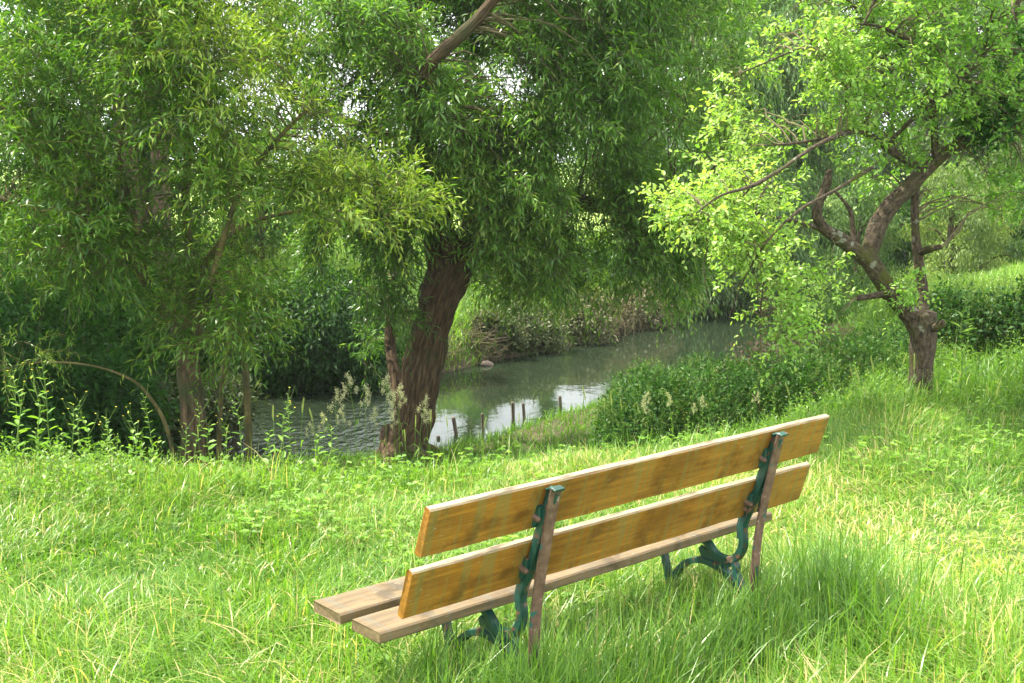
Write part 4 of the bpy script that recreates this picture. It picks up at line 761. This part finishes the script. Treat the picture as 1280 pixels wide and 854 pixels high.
Q = np.stack([np.stack([cx, cy, tz(cx, cy)], -1), np.stack([cx, cy, zz], -1)], 1); sticks(g, Q, np.full((len(cx), 2), .0007), .5, 1)
tag(g.build('clover', [M['clover'], M['stem']]), 'small broad leaved clover and weeds spread through the lawn', 'clover', kind='stuff')
g = Geo(); n = 5200; x, y = samp(n, 3.3, 8.0, .6); pf = patch_f(x, y); k = (RNG.uniform(size=n) < .25 + pf); x, y = x[k], y[k]
an = RNG.uniform(0, 6.283, len(x)); D = np.stack([np.cos(an), np.sin(an), RNG.uniform(-.05, .25, len(x))], -1)
leaves(g, np.stack([x, y, tz(x, y) + RNG.uniform(.01, .06, len(x))], -1), D, np.array([0, 0, 1.0]) + 0 * D, RNG.uniform(.05, .16, len(x)), RNG.uniform(.003, .006, len(x)), RNG.uniform(.85, 1.0, len(x)), 0)
tag(g.build('dry_grass', M['grass']), 'dry straw coloured grass lying in the worn patch', 'dry grass', kind='stuff')

def undergrowth(spots, label):
    g = Geo()
    for (x0, x1, y0, y1, n, La, Lb, va) in spots:
        S = np.stack([RNG.uniform(x0, x1, n), RNG.uniform(y0, y1, n), np.zeros(n)], -1); S = S[noise3(S, .35) > -.5]; S[:, 2] = tz(S[:, 0], S[:, 1]) - .01; n = len(S)
        D = nrm(RNG.normal(0, .25, (n, 3)) + np.array([0, 0, 1.0])); q = n // 2
        shoots(g, S[:q], D[:q], RNG.uniform(La, Lb, q), 12, .045, .020, droop=.1, spread=1.3, sag=-.1, va=va, vs=.4, stem=.0016, ldroop=.1)
        shoots(g, S[q:], D[q:], RNG.uniform(La, Lb, n - q), 16, .035, .009, droop=.15, spread=1.2, sag=-.1, va=va + .1, vs=.4, stem=.0014, ldroop=.1)
    tag(g.build('undergrowth', [M['clover'], M['stem']]), label, 'undergrowth', kind='stuff')
undergrowth([(1.9, 3.2, 7.5, 8.6, 420, .16, .34, .35), (2.9, 4.9, 7.3, 9.6, 1300, .18, .42, .35), (1.0, 2.2, 7.5, 8.1, 260, .12, .26, .35), (3.4, 5.5, 9.0, 9.8, 500, .25, .5, .4)], 'leafy weeds growing round the foot of the fruit tree and hedge')
undergrowth([(-3.4, -1.9, 5.6, 6.4, 480, .15, .38, .5), (-2.0, -.5, 6.0, 6.6, 260, .08, .22, .5), (-.8, .9, 6.3, 6.9, 130, .06, .16, .5), (-4.5, -2, 7, 9, 600, .2, .45, .3)], 'leafy weeds along the left lawn edge')
# ------------------------------------------------------------------ individual plants
def copy_tree(o, parent=None):
    c = o.copy(); COL.objects.link(c); c.parent = parent
    for ch in o.children: copy_tree(ch, c)
    return c
def barley(seed):
    r = np.random.default_rng(seed); e = empty('barley_stalk'); g = Geo(); h = .42
    tube(g, [(0, 0, -.03), (.004, 0, h * .4), (.012, .004, h * .75), (.026, .008, h)], [.0017, .0014, .0011, .0009], 5, 5)
    for k_ in range(2):
        a = r.uniform(0, 6.28); b = np.array([.004, 0, h * (.25 + .3 * k_)]); d = np.array([math.cos(a) * .5, math.sin(a) * .5, 1])
        strap(g, b, d, .14, .007, .5, .55)
    g.build('stalk', M['grass'], e, True)
    g = Geo(); n = 120; t = np.linspace(0, 1, n); ax = np.array([.026, .008, h])[None] + np.stack([.014 * t, .005 * t, .075 * t], -1); an = np.arange(n) * 2.4
    D = np.stack([np.cos(an) * .33, np.sin(an) * .33, np.ones(n)], -1); leaves(g, ax, D, np.stack([np.cos(an), np.sin(an), 0 * an], -1), .014 * (1.1 - .5 * t), .0052, r.uniform(.2, .7, n), 0)
    leaves(g, ax[::2], D[::2] * np.array([.8, .8, 1]), np.stack([np.cos(an), np.sin(an), 0 * an], -1)[::2], .036 * (1.1 - .5 * t[::2]), .0009, r.uniform(.5, 1, n // 2), 0)
    g.build('seed_head', M['seed'], e); return e
def cocksfoot(seed):
    r = np.random.default_rng(seed); e = empty('seed_grass'); g = Geo(); h = .75
    tube(g, [(0, 0, -.05), (.01, 0, h * .4), (.03, .01, h * .75), (.07, .02, h)], [.0022, .0018, .0014, .001], 5, 5)
    for k_ in range(4):
        a = r.uniform(0, 6.28); b = np.array([.012, 0, h * (.1 + .17 * k_)]); d = np.array([math.cos(a) * .7, math.sin(a) * .7, 1])
        strap(g, b, d, .20, .008, .6, .55)
    g.build('stalk', M['grass'], e, True); g = Geo()
    for k_ in range(7):
        t = k_ / 6; b = np.array([.04 + .03 * t, .012 + .008 * t, h * (.80 + .2 * t)]); a = r.uniform(0, 6.28); o = b + np.array([math.cos(a), math.sin(a), .6]) * (.05 * (1 - t) + .006)
        n = 46; p = o + r.normal(0, 1, (n, 3)) * np.array([.008, .008, .013]); leaves(g, p, r.normal(0, .5, (n, 3)) + (0, 0, 1), r.normal(0, 1, (n, 3)), .010, .004, r.uniform(0, 1, n), 0)
        sticks(g, np.stack([b, o])[None], np.full((1, 2), .0007), .3, 0)
    g.build('seed_head', M['cocksfoot'], e); return e
def weed(seed, h=.55, flower='yellow', ll=.075, lw=.03, nl=16, name='flowering_weed'):
    r = np.random.default_rng(seed); e = empty(name); g = Geo()
    C, R = tube(g, [(0, 0, -.05), (.01, .01, h * .4), (-.01, .02, h * .75), (.02, .01, h)], [.004, .003, .002, .001], 6, 6)
    tips = [C[-1]]
    for k_ in range(4):
        b = C[int(len(C) * (.5 + .1 * k_))]; a = r.uniform(0, 6.28); tp = b + np.array([math.cos(a) * .07, math.sin(a) * .07, .12]); tube(g, [b, (b + tp) / 2 + (0, 0, -.01), tp], [.0018, .0013, .0008], 4, 3); tips.append(tp)
    g.build('stem', M['stem'], e, True); g = Geo(); i_ = np.linspace(2, len(C) - 3, nl).astype(int); an = np.arange(nl) * 2.4 + r.normal(0, .3, nl); t = np.linspace(0, 1, nl)
    D = np.stack([np.cos(an), np.sin(an), .45 + 0 * an], -1); leaves(g, C[i_], D, np.array([0, 0, 1.0]) + r.normal(0, .2, D.shape), ll * (1.2 - .8 * t) * r.uniform(.8, 1.2, nl), lw * (1.2 - .8 * t), r.uniform(.2, .8, nl), 0, droop=.12, two=True)
    g.build('foliage', M['clover'], e)
    if flower:
        g = Geo()
        for tp in tips:
            n = 9; an = np.arange(n) * 6.283 / n; D = np.stack([np.cos(an), np.sin(an), .3 + 0 * an], -1); leaves(g, np.repeat(tp[None], n, 0), D, np.array([0, 0, 1.0]) + 0 * D, .007, .005, r.uniform(0, 1, n), 0)
        g.build('blossom', M[flower], e)
    return e
ORD = 'leftmost,second,third,fourth,fifth,sixth,seventh,eighth,ninth,tenth,eleventh,twelfth,thirteenth,fourteenth,fifteenth'.split(',')
def ordinal(i, n): return 'leftmost' if i == 0 else 'rightmost' if i == n - 1 else ORD[i] + ' from the left'
def scatter(protos, spots, label, cat, group, zz=True):
    spots = sorted(spots, key=lambda q: q[0] / q[1]); n_ = len(spots)
    if n_ > 1: label = [f'{ordinal(i, n_)} of the {label}' for i in range(n_)]
    for i_, sp in enumerate(spots):
        x, y, sc = sp[:3]; p = protos[i_ % len(protos)]
        o = copy_tree(p); o.location = (x, y, float(tz(x, y))); o.rotation_euler = (RNG.normal(0, .07), RNG.normal(0, .07), RNG.uniform(0, 6.28)); o.scale = (sc,) * 3
        tag(o, label if not isinstance(label, list) else label[i_], cat, group)
def G(px, Y_): return ((px - 640) / F * Y_ * 1.003, Y_)
def gx_(lst): return [(*G(px, Y_), sc) for px, Y_, sc in lst]
bp = [barley(s) for s in (1, 2, 3)]; cp = [cocksfoot(s) for s in (4, 5, 6)]; wp = [weed(7), weed(8, .7, None, .07, .02, 22), weed(9, .45, None, .10, .055, 14, 'broad_leaf_weed')]
scatter(bp, gx_([(745, 6.65, .95), (757, 6.45, .9), (772, 6.75, .85), (783, 6.85, .8), (810, 6.85, .75), (850, 6.95, .8)]), 'barley heads between bench back and clipped hedge', 'wild barley', 'barley heads before the clipped hedge')
scatter(bp, gx_([(1010, 6.6, .95), (1050, 6.8, 1.0), (1100, 6.7, 1.05), (1112, 6.9, 1.1), (1146, 6.6, .95), (1150, 7.0, 1.1), (1180, 6.7, .9), (1246, 6.4, 1.05), (1253, 6.5, 1.0), (1200, 7.0, .9), (1120, 7.4, 1.0), (1085, 7.2, .9)]), 'pale barley heads before the fruit tree', 'wild barley', 'barley heads before the fruit tree')
scatter(bp, gx_([(560, 3.75, .75), (568, 3.6, .8)]), 'green barley heads before the lower back board', 'wild barley', 'barley heads behind the bench back')
scatter(bp, gx_([(866, 4.05, .6), (880, 4.15, .55)]), 'barley heads below the right iron frame', 'wild barley', 'barley heads below the right iron frame')
scatter(bp, gx_([(1160, 4.6, .6), (1150, 4.8, .55)]), 'low barley heads at the bottom right', 'wild barley', 'barley heads at the bottom right')
scatter(bp, gx_([(395, 6.30, .9), (345, 6.20, .95), (372, 6.40, 1.0), (240, 6.40, .65), (270, 6.30, .7), (515, 6.30, .8), (505, 6.10, .75), (533, 6.40, .8), (600, 6.40, .7), (655, 6.50, .7), (560, 6.40, .75)]), 'green barley heads on the lawn edge before the water', 'wild barley', 'barley heads along the lawn edge')
scatter(cp, gx_([(500, 7.6, .95), (478, 7.7, 1.05), (462, 7.7, .8), (441, 7.7, 1.1), (424, 7.6, .95), (408, 7.6, .8), (520, 7.5, .8), (452, 7.6, .95), (433, 7.5, .75), (489, 7.6, .75), (536, 7.6, .75), (380, 7.6, .7), (512, 7.7, .95)]), 'cream seed heads before the willow trunk', 'seed grass', 'cream seed heads before the willow trunk')
scatter(cp, gx_([(820, 7.20, .5), (868, 7.30, .5), (848, 7.20, .55), (885, 7.30, .5), (945, 7.40, .5), (800, 7.20, .6)]), 'slim seed grass stalks before the clipped hedge', 'seed grass', 'seed grass before the clipped hedge')
scatter(wp, gx_([(15, 6.30, 1.0), (35, 6.40, 1.15), (55, 6.50, 1.1), (70, 6.40, .9), (100, 6.40, .9), (120, 6.50, .8), (5, 6.10, 1.1), (150, 6.30, .75), (165, 6.50, .8), (190, 6.40, .75), (90, 6.10, .7), (130, 6.10, .6), (30, 6.10, .7), (60, 6.00, .65)]), 'leafy weeds below the arching shoot', 'weed', 'weeds at the left lawn edge')
scatter(wp, gx_([(230, 6.50, .7), (250, 6.60, .8), (275, 6.60, .7), (300, 6.60, .75), (325, 6.50, .7), (360, 6.60, .75), (385, 6.60, .7), (410, 6.50, .7), (216, 6.50, .65), (340, 6.60, .9)]), 'slim weeds between pollarded willow and seed grass', 'weed', 'weeds before the left water')
scatter(wp, gx_([(862, 7.60, .6), (880, 7.70, .55), (905, 7.60, .6), (935, 7.70, .5), (1010, 7.70, .6), (1040, 7.60, .5), (1075, 7.70, .6), (975, 7.70, .5), (1100, 7.80, .6)]), 'leafy weeds at the clipped hedge foot', 'weed', 'weeds at the hedge foot')
scatter(wp, gx_([(1180, 8.0, .7), (1200, 8.4, .8), (1230, 8.1, .8), (1250, 8.5, .9), (1270, 8.2, .8), (1190, 7.6, .6), (1225, 7.6, .6), (1262, 7.5, .6), (1285, 8, .9), (1215, 8.8, .8), (1172, 7.7, .6), (1240, 7.8, .6)]), 'leafy weeds right of the fruit tree trunk', 'weed', 'weeds right of the fruit tree')
for p_ in bp + cp + wp:
    for ch in list(p_.children): bpy.data.objects.remove(ch)
    bpy.data.objects.remove(p_)
# pale thistle beside the fruit tree trunk
th = weed(21, .75, 'white_flower', .16, .04, 15, 'thistle'); x, y = G(1208, 8.15); th.location = (x, y, float(tz(x, y))); tag(th, 'tall pale green thistle standing just right of the fruit tree trunk', 'thistle')

# stakes in the water edge ------------------------------------------------
def stake(px, py, Yd, hpx, lean, lab, r=.03):
    r *= .8; p = at(px, py, Yd); x, y = p[0], p[1]; zb = float(tz(x, y)); top = at(px + lean, py - hpx, Yd)
    e = empty('wooden_stake', (x, y, zb)); g = Geo()
    b = np.array([x, y, zb - .25]); tube(g, [b, b * .5 + top * .5, top, top + (top - b) * .012, top + (top - b) * .014], [r, r, r * .9, r * .55, .001], 9, 4, .06)
    o = g.build('wooden_stake', M['stake'], None, True); bpy.data.objects.remove(e); tag(o, lab, 'stake', 'stakes at the water edge')
stake(578, 548, 12.9, 24, -11, 'leftmost tall stake, leaning left before the first white water patch')
stake(606, 545, 13.1, 26, -3, 'dark slanting stake between the two white water patches', .024)
stake(643, 532, 13.5, 27, -2, 'upright stake in the larger white water patch', .026)
stake(658, 526, 13.7, 20, -4, 'shorter stake just right of the upright stake', .026)
stake(703, 515, 14.3, 18, -3, 'stake standing before the narrow white water streak', .028)
stake(552, 556, 12.7, 9, -4, 'low broken stake stub at the foot of the first water patch', .03)
stake(533, 556, 12.7, 14, -7, 'short stake beside the willow roots', .028)
def rock(name, px, py, Yd, r, label, mat, cat):
    p = at(px, py, Yd); bm = bmesh.new(); bmesh.ops.create_icosphere(bm, subdivisions=3, radius=1)
    for v in bm.verts:
        q = np.array(v.co); f = 1 + .22 * float(noise3(q[None] + px, .7)[0]); v.co = Vector((v.co.x * r[0] * f, v.co.y * r[1] * f, v.co.z * r[2] * f))
    me = bpy.data.meshes.new(name); bm.to_mesh(me); bm.free(); me.materials.append(mat)
    for f in me.polygons: f.use_smooth = True
    o = bpy.data.objects.new(name, me); COL.objects.link(o); o.location = p; tag(o, label, cat)
rock('stone', 607, 457, 17.4, (.10, .08, .06), 'small pale stone at the foot of the far bank', M['stone'], 'stone')
rock('mud_spit', 748, 430, 20.0, (.38, .2, .05), 'flat reddish mud spit at the water below the brown thicket', M['soil'], 'mud')
